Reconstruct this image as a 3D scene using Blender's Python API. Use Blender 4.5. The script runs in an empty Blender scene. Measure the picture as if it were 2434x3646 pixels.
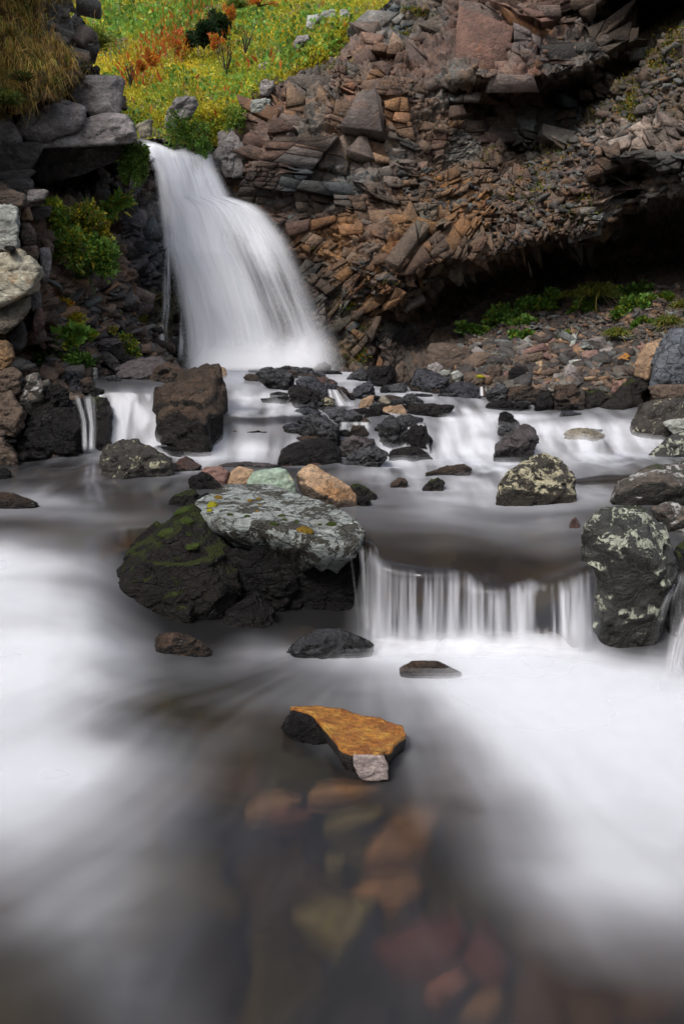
import bpy, bmesh, math, random
import numpy as np
from mathutils import Vector, geometry
random.seed(7)
SC = bpy.context.scene
COL = SC.collection
RAD = math.radians

# ------------------------------------------------------------------ camera
CH, PITCH, F = 1.6, RAD(12.5), 2755.0          # eye height, tilt, focal length (photo pixels)
cam_d = bpy.data.cameras.new('camera'); cam = bpy.data.objects.new('camera', cam_d); COL.objects.link(cam)
cam_d.sensor_fit = 'VERTICAL'; cam_d.sensor_height = 36.0; cam_d.lens = 36.0 * F / 3646.0
cam_d.clip_start = 0.05; cam_d.clip_end = 500
cam.location = (0, 0, CH); cam.rotation_euler = (math.pi/2 - PITCH, 0, 0)
SC.camera = cam
# ------------------------------------------------------------------ light
SUN_EL, SUN_AZ = RAD(52), math.atan2(-0.45, -0.55)
w = bpy.data.worlds.new('World'); SC.world = w; w.use_nodes = True
nt = w.node_tree
sky = nt.nodes.new('ShaderNodeTexSky'); sky.sky_type = 'NISHITA'; sky.sun_disc = False
sky.sun_elevation = SUN_EL; sky.sun_rotation = SUN_AZ; sky.air_density = 1.0; sky.dust_density = 4.0
hs = nt.nodes.new('ShaderNodeHueSaturation'); hs.inputs['Saturation'].default_value = 0.6
nt.links.new(sky.outputs[0], hs.inputs['Color'])
nt.links.new(hs.outputs[0], nt.nodes['Background'].inputs['Color'])
nt.nodes['Background'].inputs['Strength'].default_value = 0.12
sl = bpy.data.lights.new('sun', 'SUN'); sl.energy = 1.3; sl.angle = RAD(18); sl.color = (1.0, 0.965, 0.92)
so = bpy.data.objects.new('sun', sl); COL.objects.link(so)
sd = Vector((math.sin(SUN_AZ)*math.cos(SUN_EL), math.cos(SUN_AZ)*math.cos(SUN_EL), math.sin(SUN_EL)))
so.rotation_euler = sd.to_track_quat('Z', 'Y').to_euler(); so.location = sd * 40
SC.view_settings.view_transform = 'Standard'; SC.view_settings.look = 'None'
SC.view_settings.exposure = 0.88; SC.view_settings.gamma = 1.0
SC.render.engine = 'CYCLES'
SC.cycles.use_denoising = True
SC.cycles.transparent_max_bounces = 40; SC.cycles.max_bounces = 5; SC.cycles.diffuse_bounces = 3

# ------------------------------------------------------------------ photo pixels -> world points
CP, SP = math.cos(PITCH), math.sin(PITCH)
def ray(u, v):
    a = (np.asarray(u, float) - 1217.0) / F; b = -(np.asarray(v, float) - 1823.0) / F
    return a, CP + b*SP, -SP + b*CP
def P(u, v, Y):
    a, dy, dz = ray(u, v); t = np.asarray(Y, float)/dy
    return np.stack([a*t, np.broadcast_to(dy*t, np.shape(a*t)), CH + dz*t], -1)
def Yz(v, z):
    _, dy, dz = ray(0, v); return (z - CH)/dz*dy

# ------------------------------------------------------------------ noise
def hsh(ix, iy, iz, s):
    h = (ix.astype(np.uint32)*np.uint32(374761393) + iy.astype(np.uint32)*np.uint32(668265263)
         + iz.astype(np.uint32)*np.uint32(2147483647) + np.uint32((s*1274126177) & 0xffffffff))
    h = (h ^ (h >> np.uint32(13)))*np.uint32(1274126177)
    h = (h ^ (h >> np.uint32(16)))*np.uint32(2246822519)
    return h ^ (h >> np.uint32(15))
def h01(h): return (h & np.uint32(0xffffff)).astype(np.float32)/16777216.0
def vn(p, s=0):
    p = np.asarray(p, np.float32); f = np.floor(p); i = f.astype(np.int64); t = p - f; t = t*t*(3-2*t)
    r = 0
    for dx in (0, 1):
        wx = t[:, 0] if dx else 1-t[:, 0]
        for dy in (0, 1):
            wy = t[:, 1] if dy else 1-t[:, 1]
            for dz in (0, 1):
                wz = t[:, 2] if dz else 1-t[:, 2]
                r = r + wx*wy*wz*h01(hsh(i[:, 0]+dx, i[:, 1]+dy, i[:, 2]+dz, s))
    return r*2-1
def fbm(p, o=4, s=0, g=0.5):
    r = 0; a = 1.0; n = 0
    for k in range(o):
        r = r + a*vn(p*(2.03**k) + 7.3*k, s+k); n += a; a *= g
    return r/n
def vor(p, s=0):
    p = np.asarray(p, np.float32); i = np.floor(p).astype(np.int64); n = len(p)
    f1 = np.full(n, 9., np.float32); f2 = f1.copy(); idh = np.zeros(n, np.uint32); dl = np.zeros((n, 3), np.float32)
    for dx in (-1, 0, 1):
        for dy in (-1, 0, 1):
            for dz in (-1, 0, 1):
                a, b, c = i[:, 0]+dx, i[:, 1]+dy, i[:, 2]+dz
                h = hsh(a, b, c, s)
                q = np.stack([a + .1+.8*h01(h), b + .1+.8*h01(h*np.uint32(2654435761)), c + .1+.8*h01(h*np.uint32(40503)+np.uint32(977))], -1).astype(np.float32)
                d = p - q; r = np.sqrt((d*d).sum(1)); m = r < f1
                f2 = np.where(m, f1, np.minimum(f2, r)); f1 = np.where(m, r, f1)
                idh = np.where(m, h, idh); dl[m] = d[m]
    return f1, f2, idh, dl
def rr(idh, k):
    return h01((idh ^ np.uint32(k*7919+13))*np.uint32(2246822519) ^ (idh >> np.uint32(7)))
def sst(x, a, b):
    t = np.clip((x-a)/(b-a), 0, 1); return t*t*(3-2*t)
def blocks(p, size, rot, s, warp=0.12, tilt=1.0, crack=0.10):
    """broken-rock relief: cells with a random height and a random plane each, cracks between. -> height(-1..1), id, crack(0..1)"""
    c, sn = math.cos(rot), math.sin(rot)
    q = np.stack([p[:, 0]*c + p[:, 2]*sn, p[:, 1], -p[:, 0]*sn + p[:, 2]*c], -1)
    q = q / np.array(size)
    q = q + warp*np.stack([fbm(q*1.3, 2, s+5), fbm(q*1.3+31, 2, s+6), fbm(q*1.3+57, 2, s+7)], -1)*2
    f1, f2, idh, dl = vor(q, s)
    hgt = rr(idh, 1)*2-1
    pl = dl[:, 0]*(rr(idh, 2)-.5) + dl[:, 1]*(rr(idh, 3)-.5) + dl[:, 2]*(rr(idh, 4)-.5)
    return hgt + pl*2*tilt, idh, 1 - sst(f2-f1, 0.0, crack)

# ------------------------------------------------------------------ mesh helpers
def build(name, V, Fc, mat=None, parent=None, smooth=True, attrs=None, corner_sizes=None):
    V = np.ascontiguousarray(V, np.float32); Fc = np.asarray(Fc)
    me = bpy.data.meshes.new(name)
    me.vertices.add(len(V)); me.vertices.foreach_set('co', V.ravel())
    k = Fc.shape[1]
    me.loops.add(Fc.size); me.loops.foreach_set('vertex_index', Fc.ravel().astype(np.int32))
    me.polygons.add(len(Fc)); me.polygons.foreach_set('loop_start', np.arange(0, Fc.size, k, dtype=np.int32))
    if smooth: me.polygons.foreach_set('use_smooth', np.ones(len(Fc), bool))
    for an, (ty, data) in (attrs or {}).items():
        a = me.attributes.new(an, ty, 'POINT')
        a.data.foreach_set('color' if ty == 'FLOAT_COLOR' else 'value', np.ascontiguousarray(data, np.float32).ravel())
    me.update(calc_edges=True); me.validate()
    if mat: me.materials.append(mat)
    o = bpy.data.objects.new(name, me); COL.objects.link(o)
    if parent: o.parent = parent
    return o
def tag(o, label=None, cat=None, group=None, kind=None):
    if label: o['label'] = label
    if cat: o['category'] = cat
    if group: o['group'] = group
    if kind: o['kind'] = kind
    return o
def recentre(o, base):
    """put the object's origin at base (its foot) without moving the mesh"""
    me = o.data; n = len(me.vertices); a = np.empty(n*3, np.float32); me.vertices.foreach_get('co', a)
    a = a.reshape(-1, 3) - np.asarray(base, np.float32); me.vertices.foreach_set('co', a.ravel()); me.update()
    o.location = tuple(float(x) for x in base)

# ------------------------------------------------------------------ node helpers
class NB:
    def __init__(s, name):
        s.m = bpy.data.materials.new(name); s.m.use_nodes = True; s.t = s.m.node_tree; s.t.nodes.clear()
        s.out = s.n('ShaderNodeOutputMaterial')
    def n(s, typ, **kw):
        x = s.t.nodes.new(typ)
        for k, v in kw.items(): setattr(x, k, v)
        return x
    def l(s, a, b): s.t.links.new(a, b)
    def val(s, sock, v):
        if hasattr(v, 'is_linked') or isinstance(v, bpy.types.NodeSocket): s.l(v, sock)
        else: sock.default_value = v
    def math(s, op, a, b=None, clamp=False):
        x = s.n('ShaderNodeMath', operation=op, use_clamp=clamp); s.val(x.inputs[0], a)
        if b is not None: s.val(x.inputs[1], b)
        return x.outputs[0]
    def mix(s, f, a, b, blend='MIX'):
        x = s.n('ShaderNodeMix', data_type='RGBA', blend_type=blend); s.val(x.inputs[0], f)
        s.val(x.inputs[6], a if not isinstance(a, tuple) else (*a, 1)[:4]); s.val(x.inputs[7], b if not isinstance(b, tuple) else (*b, 1)[:4])
        return x.outputs[2]
    def noise(s, vec, scale, detail=5, rough=.6, dist=0.0):
        x = s.n('ShaderNodeTexNoise'); s.l(vec, x.inputs['Vector']); x.inputs['Scale'].default_value = scale
        x.inputs['Detail'].default_value = detail; x.inputs['Roughness'].default_value = rough; x.inputs['Distortion'].default_value = dist
        return x.outputs['Fac']
    def voro(s, vec, scale, feature='F1', out='Distance', rnd=1.0):
        x = s.n('ShaderNodeTexVoronoi', feature=feature); s.l(vec, x.inputs['Vector']); x.inputs['Scale'].default_value = scale
        x.inputs['Randomness'].default_value = rnd
        return x.outputs[out]
    def ramp(s, f, a, b, lo=0.0, hi=1.0):
        x = s.n('ShaderNodeMapRange', interpolation_type='SMOOTHSTEP'); s.val(x.inputs[0], f)
        x.inputs[1].default_value = a; x.inputs[2].default_value = b; x.inputs[3].default_value = lo; x.inputs[4].default_value = hi
        return x.outputs[0]
    def pos(s, sc=(1, 1, 1), rot=(0, 0, 0), which='Object'):
        tc = s.n('ShaderNodeTexCoord'); mp = s.n('ShaderNodeMapping'); s.l(tc.outputs[which], mp.inputs[0])
        mp.inputs['Scale'].default_value = sc; mp.inputs['Rotation'].default_value = rot
        return mp.outputs[0]
    def bump(s, h, strength, dist):
        x = s.n('ShaderNodeBump'); x.inputs['Strength'].default_value = strength; x.inputs['Distance'].default_value = dist
        s.l(h, x.inputs['Height']); return x.outputs[0]
    def attr(s, name, out='Color'):
        x = s.n('ShaderNodeAttribute', attribute_name=name); return x.outputs[out]
    def bsdf(s, col, rough, normal=None, spec=0.5):
        x = s.n('ShaderNodeBsdfPrincipled'); s.val(x.inputs['Base Color'], col if not isinstance(col, tuple) else (*col, 1)[:4])
        s.val(x.inputs['Roughness'], rough); x.inputs['Specular IOR Level'].default_value = spec
        if normal is not None: s.l(normal, x.inputs['Normal'])
        return x
    def done(s, sh): s.l(sh, s.out.inputs['Surface']); return s.m

# ------------------------------------------------------------------ materials
def terrain_mat(name, scale=1.0, bump=0.8):
    b = NB(name); c = b.attr('col'); wet = b.attr('wet', 'Fac')
    p = b.pos()
    n1 = b.noise(p, 3.2*scale, 8, .65, .3); n2 = b.noise(p, 17*scale, 7, .7); n3 = b.noise(b.pos((1, 1, 1.9), (0, RAD(14), 0)), 9*scale, 7, .72)
    ck = b.voro(p, 9*scale, 'DISTANCE_TO_EDGE'); ckm = b.ramp(ck, 0.0, .07)
    v = b.math('MULTIPLY', b.ramp(n1, .25, .75, .55, 1.35), b.ramp(n2, .25, .75, .6, 1.35))
    cc = b.mix(1.0, c, v, 'MULTIPLY')
    rust = b.ramp(b.noise(p, 2.1*scale, 6, .7, .6), .58, .72, 0, .55)
    cc = b.mix(rust, cc, b.mix(1.0, cc, (1.5, .95, .55), 'MULTIPLY'))
    pale = b.ramp(b.noise(p, 30*scale, 4, .7), .66, .78, 0, .5)
    cc = b.mix(pale, cc, b.mix(1.0, cc, (1.9, 1.9, 1.85), 'MULTIPLY'))
    h = b.math('ADD', b.math('MULTIPLY', n2, .5), b.math('MULTIPLY', n3, .7))
    h = b.math('ADD', h, b.math('MULTIPLY', ckm, .12))
    r = b.math('SUBTRACT', b.ramp(n2, .3, .7, .62, .85), b.math('MULTIPLY', wet, .5))
    return b.done(b.bsdf(cc, r, b.bump(h, bump, .07/scale), .45).outputs[0])

def rock_mat(name, ca, cb, rough=.6, lichen=None, lich_amt=0.0, lich_scale=7.0, moss=0.0, strata=(1, 1, 2.2), srot=(0, .2, 0), bump=.8, cracks=.18, sc=1.0, cc3=None, spec=.5, side=None, mosscol=(.035, .05, .008)):
    """ca/cb: two rock colours, cc3: stain; lichen: crust colour and cover; moss: cover on up-facing faces"""
    b = NB(name); oi = b.n('ShaderNodeObjectInfo')
    def shift(v):
        x = b.n('ShaderNodeVectorMath', operation='ADD'); b.l(v, x.inputs[0]); b.l(b.math('MULTIPLY', oi.outputs['Random'], 23.7), x.inputs[1]); return x.outputs[0]
    p = shift(b.pos())
    n1 = b.noise(p, 2.6*sc, 8, .65, .4); n2 = b.noise(p, 26*sc, 8, .72); n3 = b.noise(shift(b.pos(strata, srot)), 8*sc, 7, .7, .2)
    c = b.mix(b.ramp(n1, .35, .65), ca, cb)
    if cc3: c = b.mix(b.ramp(b.noise(b.pos((1, 1, 1.7), (.3, .1, 0)), 3.7*sc, 7, .7, .8), .5, .68), c, cc3)
    v = b.math('MULTIPLY', b.ramp(n2, .25, .75, .62, 1.35), b.ramp(n3, .3, .7, .65, 1.3))
    v = b.math('MULTIPLY', v, b.math('ADD', b.math('MULTIPLY', oi.outputs['Random'], .4), .8))
    c = b.mix(1.0, c, v, 'MULTIPLY')
    ck = b.ramp(b.voro(b.mix(.12, p, b.n('ShaderNodeTexNoise').outputs['Color'], 'ADD'), 5.5*sc, 'DISTANCE_TO_EDGE'), 0.0, .035)
    h = b.math('ADD', b.math('MULTIPLY', n2, .45), b.math('MULTIPLY', n3, .9))
    h = b.math('ADD', h, b.math('MULTIPLY', ck, cracks))
    rg = b.ramp(n2, .3, .7, rough*.8, min(1, rough*1.25))
    if lichen:
        ln = b.noise(p, lich_scale, 5, .7, .6); ln2 = b.noise(p, lich_scale*5, 4, .7)
        lf = b.ramp(b.math('ADD', ln, b.math('MULTIPLY', ln2, .28)), .80-lich_amt*.5, .84-lich_amt*.5)
        lc = b.mix(b.ramp(b.noise(p, lich_scale*1.7, 3), .4, .6), lichen, tuple(x*.68 for x in lichen))
        c = b.mix(lf, c, lc); rg = b.math('MAXIMUM', rg, b.math('MULTIPLY', lf, .85)); h = b.math('ADD', h, b.math('MULTIPLY', lf, .25))
    if side:  # steep faces go near black: shade painted into the colour, with some wet stone
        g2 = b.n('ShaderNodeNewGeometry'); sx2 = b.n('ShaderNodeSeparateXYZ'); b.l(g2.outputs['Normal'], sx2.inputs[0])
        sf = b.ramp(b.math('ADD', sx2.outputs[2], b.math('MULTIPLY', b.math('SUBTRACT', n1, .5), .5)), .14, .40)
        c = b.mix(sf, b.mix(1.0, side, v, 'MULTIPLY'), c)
    if moss > 0:
        g = b.n('ShaderNodeNewGeometry'); sx = b.n('ShaderNodeSeparateXYZ'); b.l(g.outputs['Normal'], sx.inputs[0])
        mf = b.math('ADD', sx.outputs[2], b.math('MULTIPLY', b.noise(p, 5*sc, 6, .7), 1.4))
        mf = b.ramp(mf, 1.75-moss, 1.95-moss)
        mc = b.mix(b.noise(p, 40, 4, .8), tuple(x*.35 for x in mosscol), tuple(x*1.9 for x in mosscol))
        c = b.mix(mf, c, mc); rg = b.math('MAXIMUM', rg, b.math('MULTIPLY', mf, .95))
        h = b.math('ADD', h, b.math('MULTIPLY', mf, b.math('MULTIPLY', b.noise(p, 70, 3, .7), 1.2)))
    return b.done(b.bsdf(c, rg, b.bump(b.math('ADD', h, b.math('MULTIPLY', b.noise(p, 6*sc, 4, .6, 1.2), 1.1)), bump, .05/sc), spec).outputs[0])

RM = {}
def mk(k, *a, **kw): RM[k] = rock_mat('rock_'+k, *a, **kw)
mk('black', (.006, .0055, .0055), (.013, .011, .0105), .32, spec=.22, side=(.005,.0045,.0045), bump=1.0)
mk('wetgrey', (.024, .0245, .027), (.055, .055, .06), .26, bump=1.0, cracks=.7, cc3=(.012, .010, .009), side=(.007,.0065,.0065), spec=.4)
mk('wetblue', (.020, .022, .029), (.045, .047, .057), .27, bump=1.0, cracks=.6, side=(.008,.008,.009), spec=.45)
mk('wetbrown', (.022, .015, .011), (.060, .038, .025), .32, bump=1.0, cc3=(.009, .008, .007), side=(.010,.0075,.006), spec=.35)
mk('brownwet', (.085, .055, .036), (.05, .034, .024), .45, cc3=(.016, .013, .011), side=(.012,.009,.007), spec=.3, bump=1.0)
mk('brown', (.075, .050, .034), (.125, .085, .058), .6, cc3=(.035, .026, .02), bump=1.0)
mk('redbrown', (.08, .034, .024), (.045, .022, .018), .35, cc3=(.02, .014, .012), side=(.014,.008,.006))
mk('pink', (.23, .13, .10), (.15, .085, .07), .55, cc3=(.05, .03, .028))
mk('tan', (.33, .23, .14), (.24, .15, .085), .6, cc3=(.13, .07, .035))
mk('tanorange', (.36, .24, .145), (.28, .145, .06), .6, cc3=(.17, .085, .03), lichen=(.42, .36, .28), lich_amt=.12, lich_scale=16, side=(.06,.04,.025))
mk('cream', (.44, .42, .33), (.36, .31, .21), .7, cc3=(.34, .19, .07), bump=.9, sc=.8, cracks=.1)
mk('palegrey', (.31, .32, .29), (.22, .23, .20), .7, cc3=(.12, .11, .09), bump=1.0, cracks=.1)
mk('greentan', (.25, .32, .25), (.19, .25, .19), .55, cc3=(.26, .22, .12), bump=.5)
mk('greytan', (.19, .165, .12), (.13, .115, .085), .7, cc3=(.07, .055, .04), bump=.9)
mk('yellowbrown', (.23, .135, .06), (.15, .09, .045), .65, strata=(3, 3, .6), bump=1.0)
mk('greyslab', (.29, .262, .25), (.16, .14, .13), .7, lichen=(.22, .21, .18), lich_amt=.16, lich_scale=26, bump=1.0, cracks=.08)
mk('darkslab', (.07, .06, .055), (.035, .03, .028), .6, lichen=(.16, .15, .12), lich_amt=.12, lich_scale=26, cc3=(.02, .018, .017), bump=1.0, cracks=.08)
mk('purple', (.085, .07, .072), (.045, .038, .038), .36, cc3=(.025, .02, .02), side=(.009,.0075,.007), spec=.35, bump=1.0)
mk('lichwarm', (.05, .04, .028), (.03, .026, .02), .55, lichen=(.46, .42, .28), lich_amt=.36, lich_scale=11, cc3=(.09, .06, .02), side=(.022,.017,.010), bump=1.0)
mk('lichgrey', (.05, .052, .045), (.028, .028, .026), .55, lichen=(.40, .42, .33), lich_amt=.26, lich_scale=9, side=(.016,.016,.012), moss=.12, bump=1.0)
mk('lichdark', (.045, .037, .03), (.025, .022, .018), .5, lichen=(.42, .40, .27), lich_amt=.17, lich_scale=12, bump=1.0)
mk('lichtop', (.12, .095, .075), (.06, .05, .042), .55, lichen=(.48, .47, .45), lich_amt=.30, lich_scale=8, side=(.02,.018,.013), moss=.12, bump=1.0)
mk('bluerock', (.075, .085, .10), (.14, .155, .175), .45, strata=(1, 1, 3), bump=1.0, cc3=(.03, .032, .036), cracks=.8)
mk('mossy', (.011, .009, .007), (.007, .006, .005), .5, spec=.25, moss=.36, mosscol=(.028,.036,.006), bump=1.0)
mk('mossblack', (.009, .008, .007), (.015, .011, .009), .45, spec=.3, moss=.30, bump=1.0)
mk('slabtop', (.34, .37, .355), (.25, .275, .26), .5, cc3=(.17, .17, .15), lichen=(.045, .042, .03), lich_amt=.33, lich_scale=6, bump=1.0, cracks=.9, sc=1.2)
mk('orange', (.42, .18, .026), (.24, .075, .010), .5, cc3=(.50, .29, .05), side=(.014,.010,.008), bump=.9, sc=4)
mk('rosegrey', (.34, .28, .26), (.25, .20, .185), .6, bump=.8, sc=4)
mk('subred', (0.0941, 0.0211, 0.0131), (0.0611, 0.0141, 0.0103), .8, cc3=(.07, .03, .03), bump=.1, sc=.7)
mk('subrose', (0.1531, 0.0729, 0.0619), (0.1093, 0.0437, 0.0364), .8, bump=.2)
mk('subtan', (0.3182, 0.2081, 0.1224), (0.2448, 0.1469, 0.0918), .8, bump=.2)
mk('subolive', (0.1549, 0.1430, 0.0538), (0.1073, 0.1015, 0.0477), .8, bump=.2)
mk('subbrown', (0.2341, 0.1308, 0.0551), (0.1652, 0.1033, 0.0551), .8, bump=.2)

def leaf_mat():
    b = NB('leaf'); c = b.attr('col'); n = b.noise(b.pos(), 40, 3)
    c = b.mix(1.0, c, b.ramp(n, .3, .7, .75, 1.25), 'MULTIPLY')
    d = b.bsdf(c, .55, None, .35); t = b.n('ShaderNodeBsdfTranslucent'); b.l(c, t.inputs[0])
    m = b.n('ShaderNodeMixShader'); m.inputs[0].default_value = .42; b.l(d.outputs[0], m.inputs[1]); b.l(t.outputs[0], m.inputs[2])
    return b.done(m.outputs[0])
LEAF = leaf_mat()
def moss_mat(name, ca, cb):
    b = NB(name); p = b.pos(); n = b.noise(p, 60, 5, .8); c = b.mix(b.ramp(n, .3, .7), ca, cb)
    return b.done(b.bsdf(c, .95, b.bump(n, 1.0, .03), .2).outputs[0])
MOSS_Y = moss_mat('moss_yellow', (.22, .20, .01), (.42, .40, .02))
MOSS_O = moss_mat('moss_orange', (.10, .06, .01), (.30, .19, .02))
MOSS_G = moss_mat('moss_green', (.02, .032, .006), (.06, .085, .014))
def water_mat(name, foamcol=(.72, .735, .785), tint=(.62, .55, .46), rough=.16):
    b = NB(name); f = b.attr('foam', 'Fac')
    tr = b.n('ShaderNodeBsdfTransparent'); tr.inputs[0].default_value = (*tint, 1)
    gl = b.n('ShaderNodeBsdfGlossy'); gl.inputs['Roughness'].default_value = rough; gl.inputs['Color'].default_value = (.9, .92, 1, 1)
    fr = b.n('ShaderNodeFresnel'); fr.inputs['IOR'].default_value = 1.33
    rf = b.n('ShaderNodeBsdfRefraction'); rf.inputs['Color'].default_value = (*tint, 1); rf.inputs['Roughness'].default_value = .38; rf.inputs['IOR'].default_value = 1.15
    tm = b.n('ShaderNodeMixShader'); tm.inputs[0].default_value = .6; b.l(tr.outputs[0], tm.inputs[1]); b.l(rf.outputs[0], tm.inputs[2])
    m1 = b.n('ShaderNodeMixShader'); b.l(fr.outputs[0], m1.inputs[0]); b.l(tm.outputs[0], m1.inputs[1]); b.l(gl.outputs[0], m1.inputs[2])
    d = b.n('ShaderNodeBsdfDiffuse'); d.inputs[0].default_value = (*foamcol, 1)
    t = b.n('ShaderNodeBsdfTranslucent'); t.inputs[0].default_value = (*foamcol, 1)
    dm = b.n('ShaderNodeMixShader'); dm.inputs[0].default_value = .25; b.l(d.outputs[0], dm.inputs[1]); b.l(t.outputs[0], dm.inputs[2])
    m2 = b.n('ShaderNodeMixShader'); b.l(f, m2.inputs[0]); b.l(m1.outputs[0], m2.inputs[1]); b.l(dm.outputs[0], m2.inputs[2])
    return b.done(m2.outputs[0])
def spray_mat(name, foamcol=(.92, .93, .96)):
    b = NB(name); f = b.attr('foam', 'Fac')
    tr = b.n('ShaderNodeBsdfTransparent')
    d = b.n('ShaderNodeBsdfDiffuse'); d.inputs[0].default_value = (*foamcol, 1)
    t = b.n('ShaderNodeBsdfTranslucent'); t.inputs[0].default_value = (*foamcol, 1)
    dm = b.n('ShaderNodeMixShader'); dm.inputs[0].default_value = .35; b.l(d.outputs[0], dm.inputs[1]); b.l(t.outputs[0], dm.inputs[2])
    m2 = b.n('ShaderNodeMixShader'); b.l(f, m2.inputs[0]); b.l(tr.outputs[0], m2.inputs[1]); b.l(dm.outputs[0], m2.inputs[2])
    return b.done(m2.outputs[0])
WATER = water_mat('stream_water'); SPRAY = spray_mat('falling_water')
def bed_mat():
    b = NB('stream_bed'); c = b.mix(1.0, b.attr('col'), b.ramp(b.noise(b.pos(), 3, 3, .5), .25, .75, .6, 1.4), 'MULTIPLY')
    d = b.n('ShaderNodeBsdfDiffuse'); b.l(c, d.inputs[0]); return b.done(d.outputs[0])
M_BED = bed_mat()
M_CLIFF = terrain_mat('cliff_rock', 1.0, .9); M_SCREE = terrain_mat('scree_rock', 2.0, 1.0); M_SOIL = terrain_mat('hill_soil', 2.0, .8)

# ------------------------------------------------------------------ surfaces from depth points
def tri_interp(pts, vals, U, V):
    """linear interpolation over a Delaunay net; U,V regular grids"""
    vs = [Vector((a, b)) for a, b in pts]
    r = geometry.delaunay_2d_cdt(vs, [], [], 0, 1e-6)
    ov, tris, orig = r[0], r[2], r[3]
    out = [np.full(U.shape, np.nan) for _ in vals]
    u0, v0 = U[0, 0], V[0, 0]; du = U[0, 1]-U[0, 0]; dv = V[1, 0]-V[0, 0]
    nv, nu = U.shape
    for t in tris:
        a, b, c = [ov[i] for i in t]; ids = [orig[i][0] for i in t]
        i0 = max(0, int((min(a.x, b.x, c.x)-u0)/du)-1); i1 = min(nu, int((max(a.x, b.x, c.x)-u0)/du)+2)
        j0 = max(0, int((min(a.y, b.y, c.y)-v0)/dv)-1); j1 = min(nv, int((max(a.y, b.y, c.y)-v0)/dv)+2)
        if i1 <= i0 or j1 <= j0: continue
        X = U[j0:j1, i0:i1]; Yg = V[j0:j1, i0:i1]
        den = (b.y-c.y)*(a.x-c.x)+(c.x-b.x)*(a.y-c.y)
        if abs(den) < 1e-9: continue
        l1 = ((b.y-c.y)*(X-c.x)+(c.x-b.x)*(Yg-c.y))/den; l2 = ((c.y-a.y)*(X-c.x)+(a.x-c.x)*(Yg-c.y))/den; l3 = 1-l1-l2
        m = (l1 > -1e-6) & (l2 > -1e-6) & (l3 > -1e-6)
        for k, vv in enumerate(vals):
            s = out[k][j0:j1, i0:i1]; s[m] = (l1*vv[ids[0]]+l2*vv[ids[1]]+l3*vv[ids[2]])[m]
    return out
def blur(a, n=1):
    for _ in range(n):
        b = np.pad(a, 1, mode='edge'); a = (b[1:-1, :-2]+b[1:-1, 1:-1]*2+b[1:-1, 2:])/4
        b = np.pad(a, 1, mode='edge'); a = (b[:-2, 1:-1]+b[1:-1, 1:-1]*2+b[2:, 1:-1])/4
    return a
def inpoly(U, V, poly):
    r = np.zeros(U.shape, bool); n = len(poly)
    for i in range(n):
        x1, y1 = poly[i]; x2, y2 = poly[(i+1) % n]
        if y1 == y2: continue
        c = ((y1 > V) != (y2 > V)) & (U < (x2-x1)*(V-y1)/(y2-y1)+x1); r ^= c
    return r
class Patch:
    def __init__(s, u0, u1, v0, v1, step, pts, smooth=3, poly=None, jit=14):
        s.us = np.arange(u0, u1+step, step, float); s.vs = np.arange(v0, v1+step, step, float); s.step = step
        s.U, s.V = np.meshgrid(s.us, s.vs)
        hull = [(u0-900, v0-900), (u1+900, v0-900), (u1+900, v1+900), (u0-900, v1+900)]
        P0 = [(a, b) for a, b, _ in pts]; v = [1.0/c for _, _, c in pts]
        for h in hull:      # far corners take the nearest point's value
            k = min(range(len(P0[:len(pts)])), key=lambda i: (P0[i][0]-h[0])**2+(P0[i][1]-h[1])**2)
            P0.append(h); v.append(v[k])
        inv = tri_interp(P0, [v], s.U, s.V)[0]
        s.inv = blur(inv, smooth); s.Y = 1/s.inv
        s.X = P(s.U, s.V, s.Y)
        s.poly = poly; s.jit = jit
    def normals(s):
        du = np.gradient(s.X, axis=1); dv = np.gradient(s.X, axis=0); n = np.cross(dv, du); n /= np.linalg.norm(n, axis=-1, keepdims=True)+1e-9
        c = np.array([0, 0, CH])-s.X; sg = np.sign((n*c).sum(-1, keepdims=True)); return n*sg
    def flat(s): return s.X.reshape(-1, 3)
    def displace(s, d, dirn=None):
        n = s.normals() if dirn is None else dirn
        s.X = s.X + n*d.reshape(s.U.shape)[..., None]
    def mesh(s, name, mat, attrs):
        nv, nu = s.U.shape
        idx = np.arange(nv*nu).reshape(nv, nu)
        Fq = np.stack([idx[:-1, :-1], idx[1:, :-1], idx[1:, 1:], idx[:-1, 1:]], -1).reshape(-1, 4)
        keep = np.ones(len(Fq), bool)
        if s.poly:
            q = np.stack([s.U.ravel()/60, s.V.ravel()/60, np.zeros(s.U.size)], -1)
            ju = s.U + (fbm(q, 3, 91)*s.jit*2).reshape(s.U.shape); jv = s.V + (fbm(q+40, 3, 92)*s.jit*2).reshape(s.U.shape)
            m = inpoly(ju, jv, s.poly).ravel(); keep = m[Fq].all(1)
        Fq = Fq[keep]; used = np.zeros(nv*nu, bool); used[Fq.ravel()] = True
        re = np.cumsum(used)-1
        return build(name, s.flat()[used], re[Fq], mat, None, True, {k: (t, d.reshape(nv*nu, -1)[used]) for k, (t, d) in attrs.items()})
    def at(s, u, v):
        """world point on the finished surface"""
        i = np.clip((np.asarray(u)-s.us[0])/s.step, 0, len(s.us)-1.001); j = np.clip((np.asarray(v)-s.vs[0])/s.step, 0, len(s.vs)-1.001)
        i0 = i.astype(int); j0 = j.astype(int); a = (i-i0)[..., None]; b = (j-j0)[..., None]
        X = s.X; return (X[j0, i0]*(1-a)+X[j0, i0+1]*a)*(1-b)+(X[j0+1, i0]*(1-a)+X[j0+1, i0+1]*a)*b
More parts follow.
